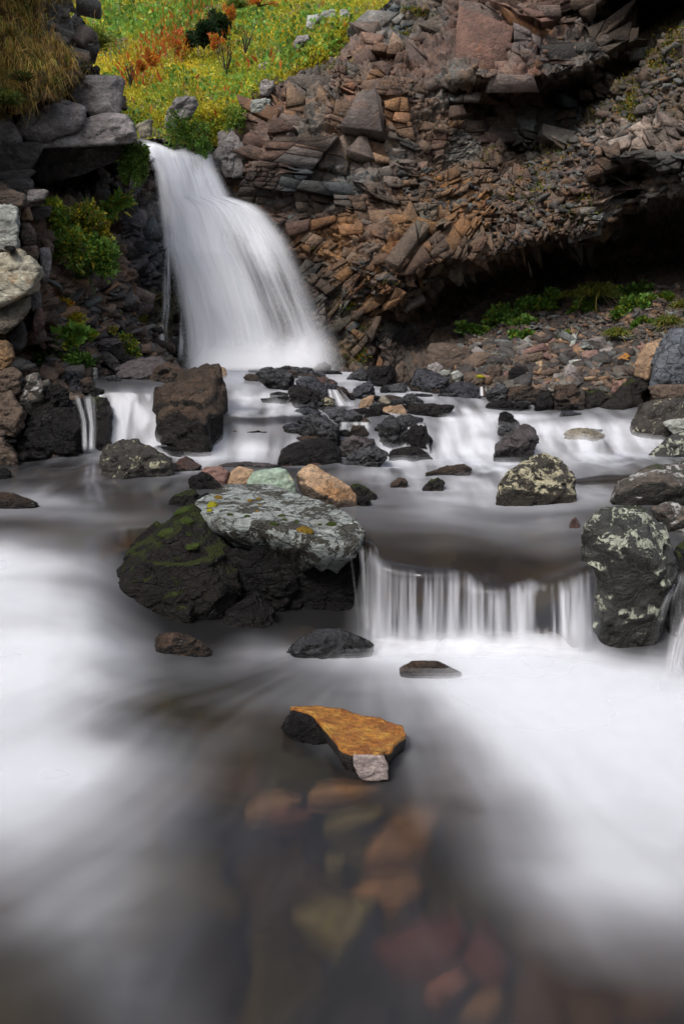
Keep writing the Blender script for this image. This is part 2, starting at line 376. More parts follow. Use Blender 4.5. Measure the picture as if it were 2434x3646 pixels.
def idw(U, V, pts, power=3.0, sc=1.0):
    """blend colours of the nearest colour points"""
    num = np.zeros(U.shape+(3,)); den = np.zeros(U.shape)
    for (u, v, c) in pts:
        wt = 1/(((U-u)**2+(V-v)**2)/1e4+.02)**power; num += wt[..., None]*np.array(c); den += wt
    return num/den[..., None]

# =================================================================== TERRAIN
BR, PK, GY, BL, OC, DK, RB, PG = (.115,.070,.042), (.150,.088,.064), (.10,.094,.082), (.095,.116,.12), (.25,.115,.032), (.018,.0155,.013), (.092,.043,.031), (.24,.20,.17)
OL = (.062,.05,.03)
def block_colour(base, idh, k=11, amt=1.0):
    """give each broken block its own stone colour around the region's base"""
    pal = np.array([BR, PK, GY, BL, OC, DK, RB, PG]); w_ = np.array([.26, .16, .16, .08, .09, .13, .08, .04]); cw = np.cumsum(w_/w_.sum())
    pick = np.searchsorted(cw, rr(idh, k)); pick = np.clip(pick, 0, 7)
    c = base*(1-.42*amt) + pal[pick]*.42*amt
    return c*(.72+.56*rr(idh, k+1))[:, None]
def rock_patch(pt, cols, layers, rubble=None, wetf=None, amt=1.0, dirn=None):
    p = pt.flat().copy(); U, V = pt.U.ravel(), pt.V.ravel()
    wq = np.stack([U/90, V/90, U*0], -1)
    base = idw(U + fbm(wq, 3, 70)*60, V + fbm(wq+9, 3, 71)*60, cols)
    disp = np.zeros(len(p)); rub = rubble(U, V) if rubble is not None else np.zeros(len(p))
    ids = None; crk = np.zeros(len(p))
    for n, (size, rot, amp, kind, ck) in enumerate(layers):
        h, idh, c = blocks(p, size, rot, 200+n*17, crack=ck)
        m = {'all': 1.0, 'solid': 1-rub, 'rubble': rub}[kind]
        disp += amp*m*(h - 1.3*c*.5)
        if n == 0: col = block_colour(base, idh, 11, amt)
        else: col = col*(1-.5*np.clip(m, 0, 1)*np.ones(len(p)))[:, None] + .5*(np.clip(m, 0, 1)*np.ones(len(p)))[:, None]*block_colour(base, idh, 21+n, amt)
    disp += .03*fbm(p*3.1, 4, 33)
    wet = wetf(U, V) if wetf is not None else np.zeros(len(p))
    pt.displace(disp, dirn)
    col = np.clip(col, .004, .9)
    return {'col': ('FLOAT_COLOR', np.concatenate([col, np.ones((len(p), 1))], 1)), 'wet': ('FLOAT', wet)}
def gauss(U, V, pts):
    r = np.zeros(np.shape(U))
    for (u, v, su, sv, a) in pts: r = r + a*np.exp(-((U-u)/su)**2-((V-v)/sv)**2)
    return np.clip(r, 0, 1)

# ---- hillside above the fall
HILL = Patch(-300, 1800, -520, 700, 7, [(-300,-500,40),(400,-500,45),(1000,-500,38),(1700,-500,30),(-300,300,20),(300,0,26),(600,0,25),(1000,0,22),
    (1300,0,18.5),(1500,0,17),(330,200,19),(600,200,18.5),(900,200,16.8),(1200,100,16.5),(430,400,15),(600,400,14.6),(850,380,14.2),(1000,280,14.8),
    (500,500,14.6),(650,520,14.4),(780,560,14.3),(450,650,13),(1100,600,14.5),(1700,200,17),(-300,700,15)], 4)
def hill():
    p = HILL.flat(); d = .22*fbm(p*.8, 4, 3)+.06*fbm(p*4, 3, 4); n = len(p)
    HILL.displace(d)
    c = np.array([.10,.082,.03])*(1+.4*fbm(p*2, 3, 8))[:, None]
    rocky = gauss(HILL.U.ravel(), HILL.V.ravel(), [(620,480,200,60,1),(520,560,90,60,1),(640,560,120,40,1)])[:, None]
    c = c*(1-rocky)+np.array([.085,.07,.05])*rocky
    return tag(HILL.mesh('hillside', M_SOIL, {'col': ('FLOAT_COLOR', np.concatenate([c, np.ones((n, 1))], 1)), 'wet': ('FLOAT', np.zeros(n))}), kind='structure')
hill()

# ---- angular blocks (used for the broken faces and the loose stones)
def make_templates(n, seed, npts=14, cut=.22):
    g = np.random.default_rng(seed); out = []
    for _ in range(n):
        pts = []
        for x in (-1, 1):
            for y in (-1, 1):
                for z in (-1, 1):
                    c = np.array([x, y, z], float)*(1-g.uniform(0, .20, 3))
                    if g.random() < .35:        # a broken-off corner: three points instead of one
                        for k in range(3):
                            e = c.copy(); e[k] *= 1-g.uniform(.2, .6); pts.append(e)
                    else: pts.append(c)
        b = bmesh.new(); [b.verts.new(p) for p in pts]; bmesh.ops.convex_hull(b, input=b.verts)
        loose = [v for v in b.verts if not v.link_faces]; bmesh.ops.delete(b, geom=loose, context='VERTS'); bmesh.ops.recalc_face_normals(b, faces=b.faces[:])
        b.verts.index_update(); V = np.array([v.co[:] for v in b.verts])*.5; Fc = np.array([[v.index for v in f.verts] for f in b.faces]); b.free(); out.append((V, Fc))
    return out
TEMPL = make_templates(24, 4)
def place_blocks(pos, ex, ey, ez, size, cols, seed):
    """ex,ey,ez: (N,3) block axes, size (N,3). -> verts, tris, colours"""
    g = np.random.default_rng(seed); k = g.integers(0, len(TEMPL), len(pos)); Vs, Fs, Cs, o = [], [], [], 0
    for t, (V, Fc) in enumerate(TEMPL):
        i = np.where(k == t)[0]
        if not len(i): continue
        fl = g.choice([-1, 1], (len(i), 1))
        W = (V[None, :, 0:1]*size[i, None, 0:1])*ex[i, None]+(V[None, :, 1:2]*size[i, None, 1:2])*ey[i, None]+(V[None, :, 2:3]*size[i, None, 2:3])*ez[i, None]+pos[i, None]
        Vs.append(W.reshape(-1, 3)); Fs.append((Fc[None]+np.arange(len(i))[:, None, None]*len(V)).reshape(-1, 3)+o); o += W.shape[0]*W.shape[1]
        Cs.append(np.repeat(np.concatenate([cols[i], np.ones((len(i), 1))], 1), len(V), 0))
    return np.concatenate(Vs), np.concatenate(Fs), np.concatenate(Cs)
def face_blocks(name, patch, dens, classes, cols, dipf, seed, wetf=None, proud=.25, tiltn=.16, colamt=1.0):
    """clothe a rough face with broken blocks lying in its strata"""
    g = np.random.default_rng(seed); N = patch.normals(); Vs, Fs, Cs, Ws, o = [], [], [], [], 0
    for ci, (n, (w0, w1), asp, dp, extra) in enumerate(classes):
        u = g.uniform(patch.us[0], patch.us[-1], n*6); v = g.uniform(patch.vs[0], patch.vs[-1], n*6)
        m = g.random(n*6) < dens(u, v)*(extra(u, v) if extra else 1); u, v = u[m][:n], v[m][:n]; n_ = len(u)
        j = np.clip(((v-patch.vs[0])/patch.step).astype(int), 0, len(patch.vs)-1); i = np.clip(((u-patch.us[0])/patch.step).astype(int), 0, len(patch.us)-1)
        nr = N[j, i]+g.normal(0, tiltn, (n_, 3))+np.array([0, -.25, 0]); nr /= np.linalg.norm(nr, axis=1, keepdims=True)
        dip = dipf(u, v)+g.normal(0, .13, n_); ex = np.stack([np.cos(dip), np.zeros(n_), np.sin(dip)], -1)
        ex -= nr*(ex*nr).sum(1, keepdims=True); ex /= np.linalg.norm(ex, axis=1, keepdims=True); ez = np.cross(ex, nr)
        s = w0+(w1-w0)*g.random(n_)**1.7; size = np.stack([s*g.uniform(.75, 1.5, n_), s*dp*g.uniform(.7, 1.2, n_), s*asp*g.uniform(.6, 1.4, n_)], -1)
        pos = patch.at(u, v)+nr*(-size[:, 1:2]*.42+g.uniform(-.3, 1, (n_, 1))*proud*np.minimum(size[:, 0:1], .5))
        wq = np.stack([u/90, v/90, u*0], -1); base = idw(u+fbm(wq, 3, 70)*60, v+fbm(wq+9, 3, 71)*60, cols)
        c = block_colour(base, g.integers(0, 2**31, n_).astype(np.uint32), 11, colamt)
        V, Fq, C = place_blocks(pos, ex, nr, ez, size, np.clip(c, .004, .9), seed+ci)
        Vs.append(V); Fs.append(Fq+o); Cs.append(C); o += len(V)
    V = np.concatenate(Vs); V += np.stack([fbm(V*5, 2, 401), fbm(V*5+9, 2, 402), fbm(V*5+21, 2, 403)], -1)*.02
    wet = np.zeros(len(V)) if wetf is None else np.full(len(V), wetf)
    return tag(build(name, V, np.concatenate(Fs), M_CLIFF, smooth=False, attrs={'col': ('FLOAT_COLOR', np.concatenate(Cs)), 'wet': ('FLOAT', wet)}), kind='structure')
# ---- jointed rock: a face split again and again along its strata and joints, every piece a block with its own plane
def jointed(name, patch, inside, target, dip, cols, seed, offs=.07, gap=.05, colamt=1.0, wet=None, box=None):
    g = np.random.default_rng(seed); u0, u1, v0, v1 = box; cells = []; gs = {}
    cu, cv = (u0+u1)/2, (v0+v1)/2; R_ = max(u1-u0, v1-v0)*.8; c_, s_ = math.cos(dip), math.sin(dip)
    rot = lambda p: np.array([cu+p[0]*c_+p[1]*s_, cv-p[0]*s_+p[1]*c_])
    st_ = [([rot((-R_, -R_)), rot((R_, -R_)), rot((R_, R_)), rot((-R_, R_))], -1)]; groups = []; gids = []
    while st_:
        q, gid = st_.pop(); m = sum(q)/4
        if m[0] < u0-R_*.6 and max(p[0] for p in q) < u0: continue
        w_ = (np.linalg.norm(q[1]-q[0])+np.linalg.norm(q[2]-q[3]))/2; h_ = (np.linalg.norm(q[3]-q[0])+np.linalg.norm(q[2]-q[1]))/2
        tw, th = target(m[0], m[1]); sc_ = g.uniform(.5, 1.6); tw *= sc_*g.uniform(.8, 1.25); th *= sc_*g.uniform(.8, 1.25)
        if gid < 0 and w_ < tw and h_ < th:
            gid = len(groups); groups.append(q); small_ = g.random() < .84; sub_ = g.uniform(.22, .75)
            gs[gid] = sub_ if small_ else 9
        if gid >= 0 and (gs[gid] > 1 or (w_ < tw*gs[gid] and h_ < th*gs[gid]) or w_ < 16): cells.append(q); gids.append(gid); continue
        f = g.uniform(.26, .74); f1, f2 = np.clip(f+g.normal(0, .13), .12, .88), np.clip(f+g.normal(0, .13), .12, .88)
        if w_/tw > h_/th:
            a, b = q[0]+(q[1]-q[0])*f1, q[3]+(q[2]-q[3])*f2; st_ += [([q[0], a, b, q[3]], gid), ([a, q[1], q[2], b], gid)]
        else:
            a, b = q[0]+(q[3]-q[0])*f1, q[1]+(q[2]-q[1])*f2; st_ += [([q[0], q[1], b, a], gid), ([a, b, q[2], q[3]], gid)]
    Q = np.array(cells); M = Q.mean(1); G = np.array(groups); gi = np.array(gids); GM = G.mean(1)
    ok = inside(M[:, 0], M[:, 1]) & (M[:, 0] > u0) & (M[:, 0] < u1) & (M[:, 1] > v0) & (M[:, 1] < v1); Q, M, gi = Q[ok], M[ok], gi[ok]
    j = np.clip(((GM[:, 1]-patch.vs[0])/patch.step).astype(int), 0, len(patch.vs)-1); i = np.clip(((GM[:, 0]-patch.us[0])/patch.step).astype(int), 0, len(patch.us)-1)
    GN = blur3(patch.normals(), 6)[j, i]; GN += np.array([0, -.5, 0]); GN /= np.linalg.norm(GN, axis=1, keepdims=True); ng = len(G)
    GC = patch.at(GM[:, 0], GM[:, 1]); gsz = np.linalg.norm(G[:, 0]-G[:, 2], axis=1)/F*GC[:, 1]; gszc = np.minimum(gsz, 1.1); gt = g.normal(0, .10, (ng, 3)); go = g.normal(0, 1, ng)*offs*(.35+gszc)+.06
    gcol = g.integers(0, 2**31, ng).astype(np.uint32)
    C4 = np.stack([patch.at(Q[:, k, 0], Q[:, k, 1]) for k in range(4)], 1); ctr = patch.at(M[:, 0], M[:, 1])
    sz0 = np.linalg.norm(C4[:, 0]-C4[:, 2], axis=1); px_ = np.linalg.norm(Q[:, 0]-Q[:, 2], axis=1)/F*ctr[:, 1]; kp = sz0 < px_*1.75     # no block spans a jump in the face
    Q, M, ctr, C4, gi = Q[kp], M[kp], ctr[kp], C4[kp], gi[kp]; n = len(Q); NN = GN[gi]
    # every joint block has a plane of its own (mean depth, random tilt); its pieces keep near that plane
    rel = C4-GC[gi][:, None]; hgt = (rel*NN[:, None]).sum(-1); C4 = C4-NN[:, None]*(hgt*.78)[..., None]
    C4 = C4+NN[:, None]*((C4-GC[gi][:, None])*gt[gi][:, None]).sum(-1)[..., None]+NN[:, None]*go[gi][:, None, None]
    sz = np.linalg.norm(C4[:, 0]-C4[:, 2], axis=1); szc = np.minimum(sz, 1.1); tl = g.normal(0, .07, (n, 3))
    C4 = C4+NN[:, None]*((C4-C4.mean(1, keepdims=True))*tl[:, None]).sum(-1)[..., None]+NN[:, None]*(g.normal(0, 1, n)*offs*.28*(.3+szc))[:, None, None]
    cm = C4.mean(1, keepdims=True); gp = np.clip(.008/np.maximum(sz, .05), .012, .05)[:, None, None]
    jt = g.normal(0, .03, (n, 4, 3))*sz[:, None, None]*.5
    rim = cm+(C4-cm)*(1-gp)+jt*.6; ch = (.012+.035*szc)[:, None, None]
    inner = cm+(C4-cm)*(1-gp-g.uniform(.02, .10, (n, 4, 1)))+jt+NN[:, None]*ch*g.uniform(.3, 1.3, (n, 4, 1))
    mid = cm[:, 0]+(inner.mean(1)-cm[:, 0])*1.0+NN*(g.normal(0, .06, n)*szc)[:, None]+(C4[:, 1]-C4[:, 0])*g.uniform(-.22, .22, (n, 1))+(C4[:, 3]-C4[:, 0])*g.uniform(-.22, .22, (n, 1))
    back = cm+(C4-cm)*(1-gp*.5)-NN[:, None]*(.12+.30*szc)[:, None, None]
    V = np.concatenate([back, rim, inner, mid[:, None]], 1)
    V = V+(np.stack([fbm(V.reshape(-1, 3)*6+k*9, 3, 601+k) for k in range(3)], -1)*.022).reshape(V.shape); T = []
    for k in range(4):
        k2 = (k+1) % 4; T += [(k, k2, 4+k2), (k, 4+k2, 4+k), (4+k, 4+k2, 8+k2), (4+k, 8+k2, 8+k), (8+k, 8+k2, 12)]
    Fq = (np.array(T)[None]+np.arange(n)[:, None, None]*13).reshape(-1, 3)
    wq = np.stack([M[:, 0]/90, M[:, 1]/90, M[:, 0]*0], -1); base = idw(M[:, 0]+fbm(wq, 3, 70)*60, M[:, 1]+fbm(wq+9, 3, 71)*60, cols)
    c = np.clip(block_colour(base, gcol[gi], 11, colamt)*g.uniform(.75, 1.25, (n, 1)), .004, .9)
    wt = np.zeros(n) if wet is None else wet(M[:, 0], M[:, 1])
    return tag(build(name, V.reshape(-1, 3), Fq, M_CLIFF, smooth=False, attrs={'col': ('FLOAT_COLOR', np.repeat(np.concatenate([c, np.ones((n, 1))], 1), 13, 0)), 'wet': ('FLOAT', np.repeat(wt, 13))}), kind='structure')
def blur3(a, n): return np.stack([blur(a[..., k], n) for k in range(3)], -1)
# ---- the main cliff on the right
CLIFF_PTS = [(740,560,14.2),(780,650,13.9),(850,720,13.5),(900,400,13.8),(900,600,13.0),(1000,300,14),(1000,500,13),(1000,800,13),(1050,1000,12.9),(1100,1200,12.6),
 (1150,1350,12),(1100,250,14.2),(1250,120,15),(1350,50,15.5),(1200,400,13.2),(1200,600,12.9),(1200,800,12.6),(1250,950,12.3),(1250,1100,12.3),(1300,1300,12),(1350,1400,11.5),
 (1400,300,13.4),(1400,500,13),(1400,700,12.5),(1400,900,11.9),(1400,1000,11.8),(1350,1110,12.3),(1450,1080,12.2),(1470,1150,13.1),(1520,1230,13.2),
 (1500,100,15),(1500,200,14.2),(1550,300,13.5),(1600,450,13.4),(1600,600,13.2),(1600,800,12.2),(1600,930,11.8),(1590,1025,13.4),(1600,1100,14.4),
 (1700,150,14),(1690,270,13.0),(1700,345,14.0),(1800,290,13.0),(1800,350,14.3),(1980,262,12.9),(1980,325,14.5),(2090,230,13.0),(2130,290,14.5),(2190,180,13.8),(2240,230,14.6),
 (1900,100,13.6),(2100,100,13.8),(1700,0,14.5),(2200,50,15.5),(2300,60,16.2),(2200,-200,13),(1900,-200,14),(1600,-200,15.5),(2434,20,15.5),(2434,-300,13),
 (1780,470,14),(1900,450,14.1),(1850,510,14.0),(1850,545,14.5),(1750,420,14.3),(1900,395,14.5),
 (2050,420,14.5),(2000,510,13.6),(1900,620,13.2),(1800,640,13.2),(1850,750,12.3),(1750,800,12.3),(2150,350,14.2),(2300,200,13.6),(2434,120,13.2),(2434,250,12.3),
 (2250,350,12.8),(2200,450,12.2),(2434,400,11.6),(2150,520,11.8),(2300,480,11.5),(2000,700,11.8),(2100,650,11.5),(2200,590,11.4),(2240,640,12.3),(2250,720,12.2),(2330,560,11.0),(2330,640,11.1),(2434,560,10.8),
 (2434,680,10.9),(2300,720,11.2),(2150,790,11.3),(2050,840,11.4),(1900,850,11.6),(1750,920,11.9),
 (2434,790,13.6),(2280,815,13.7),(2150,890,13.8),(2060,915,13.8),(1950,905,13.8),(1850,960,13.9),(1700,1025,13.9),(1700,1150,14.3),(2000,1050,14.7),(2434,1000,14.2),(2200,1000,14.6),
 (2900,-300,11),(2900,400,9.5),(2900,700,9),(2900,820,12),(2900,1200,11),(740,700,14.0),(700,1350,13.4)]
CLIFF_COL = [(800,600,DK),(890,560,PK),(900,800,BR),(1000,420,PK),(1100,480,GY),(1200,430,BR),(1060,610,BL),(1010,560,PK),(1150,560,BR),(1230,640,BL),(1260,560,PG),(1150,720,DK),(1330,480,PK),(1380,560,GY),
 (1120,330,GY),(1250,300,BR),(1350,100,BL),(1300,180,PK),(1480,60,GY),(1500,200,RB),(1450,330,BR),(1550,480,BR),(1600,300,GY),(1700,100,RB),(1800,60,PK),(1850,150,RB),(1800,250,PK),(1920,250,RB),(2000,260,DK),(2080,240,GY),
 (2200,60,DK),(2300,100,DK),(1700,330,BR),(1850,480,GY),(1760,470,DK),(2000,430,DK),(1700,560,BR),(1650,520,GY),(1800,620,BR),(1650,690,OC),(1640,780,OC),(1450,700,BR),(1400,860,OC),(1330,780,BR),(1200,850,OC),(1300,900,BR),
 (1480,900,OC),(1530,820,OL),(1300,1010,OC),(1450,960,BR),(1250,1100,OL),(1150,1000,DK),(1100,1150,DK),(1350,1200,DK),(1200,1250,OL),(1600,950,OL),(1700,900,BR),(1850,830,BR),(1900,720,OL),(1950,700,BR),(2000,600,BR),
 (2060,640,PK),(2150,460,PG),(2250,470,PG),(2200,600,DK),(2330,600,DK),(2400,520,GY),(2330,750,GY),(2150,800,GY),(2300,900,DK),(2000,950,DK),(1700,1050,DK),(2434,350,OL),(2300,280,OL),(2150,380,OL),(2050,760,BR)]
CLIFF = Patch(660, 2960, -460, 1480, 4.6, CLIFF_PTS, 3, [(700,640),(770,560),(860,400),(900,345),(1010,285),(1120,235),(1180,200),(1230,150),(1330,50),(1450,-60),(1500,-700),(3200,-700),(3200,1600),(1180,1500),(1080,1300),(700,1400)], 8)
def rub_c(U, V): return gauss(U, V, [(1500,640,120,90,.6),(1750,720,260,120,1),(2000,680,200,160,.9),(1350,980,160,60,.6),(2250,330,220,110,1),(1950,830,250,60,.5),(1250,900,100,100,.3),(1650,480,70,60,.5),(1150,250,150,40,.8),(1500,1000,130,40,.8)])
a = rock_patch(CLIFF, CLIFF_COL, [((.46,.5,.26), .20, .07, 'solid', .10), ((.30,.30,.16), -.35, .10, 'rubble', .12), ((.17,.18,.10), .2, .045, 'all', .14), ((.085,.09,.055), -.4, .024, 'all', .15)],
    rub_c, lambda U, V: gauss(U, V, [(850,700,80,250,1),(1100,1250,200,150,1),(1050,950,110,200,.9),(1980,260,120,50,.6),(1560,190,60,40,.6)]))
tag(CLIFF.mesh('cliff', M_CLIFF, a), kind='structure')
CLP = [(770,640),(800,560),(880,400),(925,360),(1010,300),(1120,250),(1190,215),(1250,160),(1340,70),(1450,-30),(1500,-460),(2900,-460),(2900,760),(2434,735),(2280,775),(2150,855),(2060,885),(1950,865),(1850,925),(1700,975),(1560,1030),(1480,1120),(1430,1200),(1480,1260),(1380,1380),(1190,1340),(1120,1200),(1080,1060),(1020,880),(900,760),(820,700)]
def cl_d(u, v): return inpoly(u, v, CLP)*1.0*(1-rub_c(u, v)*.75)*(1-gauss(u, v, [(2000,310,150,40,.9),(2200,240,60,40,.9),(1750,390,80,40,.9),(1600,1080,120,60,.8)]))
def cl_dip(u, v): return .16+.22*np.clip((u-1300)/700, -1, 1)*0+np.where(v > 850, .45, 0)*(u < 1750)+np.where((u < 1050) & (v > 450), .25, 0)
big = lambda u, v: gauss(u, v, [(1000,560,160,160,1),(1180,600,160,120,1),(1300,450,150,100,.8),(1700,150,200,160,1),(1950,200,180,90,1),(1880,470,120,50,1),(1400,860,150,100,.8),(1650,720,70,80,1),(1200,850,150,110,.7),(1330,90,100,90,1),(2200,560,120,80,.8),(2350,520,120,120,.9),(2100,0,300,150,.8)])
rubx = lambda u, v: .10+.9*rub_c(u, v)
face_blocks('cliff_blocks', CLIFF, cl_d, [(120, (.18,.4), .5, .7, rubx), (900, (.09,.22), .45, .8, rubx), (2200, (.05,.12), .5, .8, rubx)], CLIFF_COL, cl_dip, 700, None, .16, .13)
def cl_t(u, v):
    b = float(big(np.array([u]), np.array([v]))[0]); r = float(rub_c(np.array([u]), np.array([v]))[0]); f = (.78+.95*b)*(1-.62*r)
    return 135*f, 74*f
HOLE = lambda u, v: gauss(u, v, [(2000,310,150,36,.9),(2200,240,60,40,.9),(1760,385,80,30,.9),(1600,1080,120,60,.8)]) > .45
jointed('cliff_joints', CLIFF, lambda u, v: inpoly(u, v, CLP) & (v < 820) & ~HOLE(u, v), cl_t, .20, CLIFF_COL, 760, .10, box=(700, 2900, -440, 830), wet=lambda u, v: gauss(u, v, [(850,650,60,150,.8),(1980,260,120,50,.6)]))
jointed('cliff_joints', CLIFF, lambda u, v: inpoly(u, v, CLP) & (v >= 800) & ~HOLE(u, v), cl_t, .55, CLIFF_COL, 761, .09, box=(850, 2900, 800, 1400), wet=lambda u, v: gauss(u, v, [(1060,950,90,200,.8),(1150,1250,200,120,.9)]))

# ---- wet rock behind and left of the fall
WALL = Patch(340, 1300, 440, 1460, 5, [(420,560,12),(520,520,14.2),(700,560,14.2),(460,700,12.2),(560,700,13.0),(430,900,11.8),(540,950,12.2),(640,900,12.8),(500,1150,12),(640,1200,12.4),
 (640,1350,12.2),(800,700,13.2),(900,900,13.2),(1000,1200,12.8),(1250,700,13.5),(1250,1000,13.2),(1250,1400,12.6),(400,1400,11.6),(900,1400,12.7)], 3,
 [(380,600),(470,500),(540,480),(800,530),(1250,640),(1290,1440),(360,1440)], 8)
WALL_COL = [(430,600,DK),(520,700,DK),(560,650,DK),(470,830,(.09,.08,.085)),(440,900,(.10,.085,.09)),(560,780,(.09,.10,.105)),(560,880,(.085,.095,.10)),(600,1000,DK),(520,1080,(.05,.05,.018)),(470,1000,(.06,.05,.05)),(540,1250,(.035,.04,.014)),(600,1250,DK),(900,900,DK),(1100,1200,DK)]
a = rock_patch(WALL, WALL_COL, [((.32,.3,.24), .9, .07, 'all', .12), ((.12,.12,.10), .4, .035, 'all', .15)], None, lambda U, V: U*0+1, .4)
tag(WALL.mesh('wet_rock_face', M_CLIFF, a), kind='structure')
jointed('wet_rock_joints', WALL, lambda u, v: inpoly(u, v, [(420,640),(520,560),(600,700),(660,900),(690,1330),(430,1370)]), lambda u, v: (70, 45), .6, WALL_COL, 763, .08, colamt=.35, wet=lambda u, v: u*0+1, box=(380, 720, 520, 1390))
face_blocks('wet_rock_blocks', WALL, lambda u, v: inpoly(u, v, [(420,640),(520,560),(600,700),(660,900),(690,1330),(430,1370)])*1.0, [(60, (.25,.6), .7, .5, None), (500, (.1,.28), .6, .6, None)], WALL_COL, lambda u, v: u*0+.6, 720, .95, .2, .2, .4)

# ---- left bank
BANK_PTS = [(-900,-600,7),(-900,300,7),(-900,1000,6.5),(-900,1650,6.5),(0,-300,10.5),(0,0,10),(0,150,9.8),(0,300,9.4),(150,0,10.8),(150,200,10),(150,330,9.6),(255,0,11.6),(290,150,11),(320,230,10.8),(320,-400,13),
 (0,450,10.8),(200,450,11.3),(400,420,11.7),(470,500,12.0),(200,620,11.8),(400,600,12.0),(60,650,10.4),(0,800,8.7),(100,900,8.8),(180,900,9.2),(0,1200,8.4),(150,1150,8.8),
 (220,750,10.6),(300,720,11),(400,720,11.5),(250,950,10.2),(350,950,10.7),(430,900,11.2),(200,1100,9.6),(350,1150,10),(450,1150,10.8),(560,1250,11.2),(150,1250,9.2),(300,1290,9.1),(450,1330,9.8),(580,1330,10.6),
 (0,1350,8.1),(150,1370,8.3),(280,1400,8.4),(0,1500,7.9),(150,1500,8.0),(300,1500,8.15),(0,1640,7.6),(200,1640,7.7),(330,1640,8.0),(350,1400,8.7)]
BANK = Patch(-900, 660, -620, 1700, 5, BANK_PTS, 3, [(-1000,-700),(290,-700),(265,-50),(250,40),(300,130),(330,225),(340,270),(430,290),(455,480),(450,620),(430,700),(440,850),(470,1000),(520,1150),(570,1260),(610,1335),(420,1370),(350,1400),(330,1680),(-1000,1720)], 8)
DG = (.20,.13,.06)
BANK_COL = [(60,60,DG),(150,200,DG),(220,60,GY),(290,120,GY),(300,200,GY),(60,280,DG),(200,300,DG),(100,500,DK),(300,560,DK),(420,650,DK),(60,900,BR),(160,900,BR),(60,1200,BR),(300,800,(.06,.05,.03)),(300,1000,PK),(380,1100,BR),(250,1080,BR),
 (450,1150,DK),(330,1200,BR),(480,1280,DK),(200,1300,DK),(60,1380,BR),(150,1420,BR),(30,1500,BR),(150,1550,DK),(280,1500,DK),(250,1400,DK)]
BANK_COL = [(u_, v_, tuple(x*1.5 for x in c_)) for u_, v_, c_ in BANK_COL]
a = rock_patch(BANK, BANK_COL, [((.42,.42,.24), -.45, .12, 'all', .09), ((.17,.17,.09), -.5, .05, 'all', .12), ((.08,.08,.05), .3, .022, 'all', .15)], None,
    lambda U, V: gauss(U, V, [(250,1550,200,120,1),(500,1280,100,120,.8)]), .9)
tag(BANK.mesh('left_bank', M_CLIFF, a), kind='structure')
face_blocks('bank_blocks', BANK, lambda u, v: gauss(u, v, [(250,110,60,60,1),(290,190,40,50,1),(60,100,40,40,.5),(150,1420,160,60,1),(60,1500,120,80,1),(420,1250,130,80,1),(330,1100,100,80,.8),(60,1000,90,300,.5),(440,680,60,60,.6)])*(u > -100), [(60, (.25,.5), .5, .6, None), (500, (.12,.3), .4, .7, None), (900, (.05,.14), .4, .8, None)], BANK_COL, lambda u, v: np.where(v > 900, -.5, 0)*(u > 200)+.1, 740, .2, .25, .3)

# ---- scree slope under the overhang on the right
SCREE = Patch(1340, 2960, 840, 1560, 5, [(1500,1290,11.6),(1650,1210,12.4),(1650,1150,13.6),(1900,1050,14.2),(2000,960,14.6),(2200,930,14.6),(2434,900,14.4),(1550,1390,10.2),(1700,1400,9.9),(1900,1400,9.8),
 (1900,1300,10.5),(2100,1430,9.5),(2100,1300,10.2),(1900,1200,11.8),(2200,1150,11.6),(2400,1050,12),(2300,1250,10.4),(2434,1200,10),(2434,1450,8.6),(2200,1480,9),(2900,900,13),(2900,1400,7.5),(1600,1500,9.4),(1900,1500,9.2),(1450,1200,13),(1400,1400,10.8)], 3,
 [(1360,1200),(1480,1230),(1650,1110),(1780,1040),(1900,990),(2000,930),(3000,850),(3000,1600),(1360,1500)], 8)
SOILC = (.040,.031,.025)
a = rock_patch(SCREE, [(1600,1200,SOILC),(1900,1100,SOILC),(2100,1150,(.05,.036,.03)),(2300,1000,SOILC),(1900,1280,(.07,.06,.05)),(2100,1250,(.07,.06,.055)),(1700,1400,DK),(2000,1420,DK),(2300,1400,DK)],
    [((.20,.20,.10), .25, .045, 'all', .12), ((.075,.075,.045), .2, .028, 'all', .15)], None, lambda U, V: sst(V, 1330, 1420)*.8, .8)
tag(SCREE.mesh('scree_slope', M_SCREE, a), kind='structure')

# ---- unseen ravine walls beside and behind the viewer, added to cut low sky light
def ravine():
    Vs, Fs, Cs, o = [], [], [], 0
    for kind in range(3):
        a = np.linspace(0, 1, 150); h = np.linspace(0, 1, 60); A, H = np.meshgrid(a, h); z = -.6+H*(5.6 if kind < 2 else 4.2)
        if kind == 0: x = -4.1-1.3*H-.6*A; y = -8+A*14.2
        elif kind == 1: x = 5.0+1.2*H+1.2*A; y = -8+A*14.5
        else: x = -6+A*13; y = -7.0-2.5*H
        X = np.stack([x+0*A, y+0*A, z], -1).reshape(-1, 3); b1, i1, k1 = blocks(X, (1.1, 1.1, .6), .2, 880+kind); b2, i2, k2 = blocks(X, (.4, .4, .22), .2, 890+kind)
        d = .28*b1-.2*k1+.10*b2-.05*k2; n = np.array([[1, 0, .3], [-1, 0, .3], [0, 1, .3]][kind]); X = X+d[:, None]*n
        i_ = np.arange(X.shape[0]).reshape(A.shape); Fs.append(np.stack([i_[:-1, :-1], i_[1:, :-1], i_[1:, 1:], i_[:-1, 1:]], -1).reshape(-1, 4)+o); o += len(X)
        Vs.append(X); Cs.append(np.concatenate([block_colour(np.tile(np.array(BR)*.8, (len(X), 1)), i1), np.ones((len(X), 1))], 1))
    V = np.concatenate(Vs); tag(build('added_ravine_bank', V, np.concatenate(Fs), M_CLIFF, attrs={'col': ('FLOAT_COLOR', np.concatenate(Cs)), 'wet': ('FLOAT', np.zeros(len(V)))}), kind='structure')
ravine()

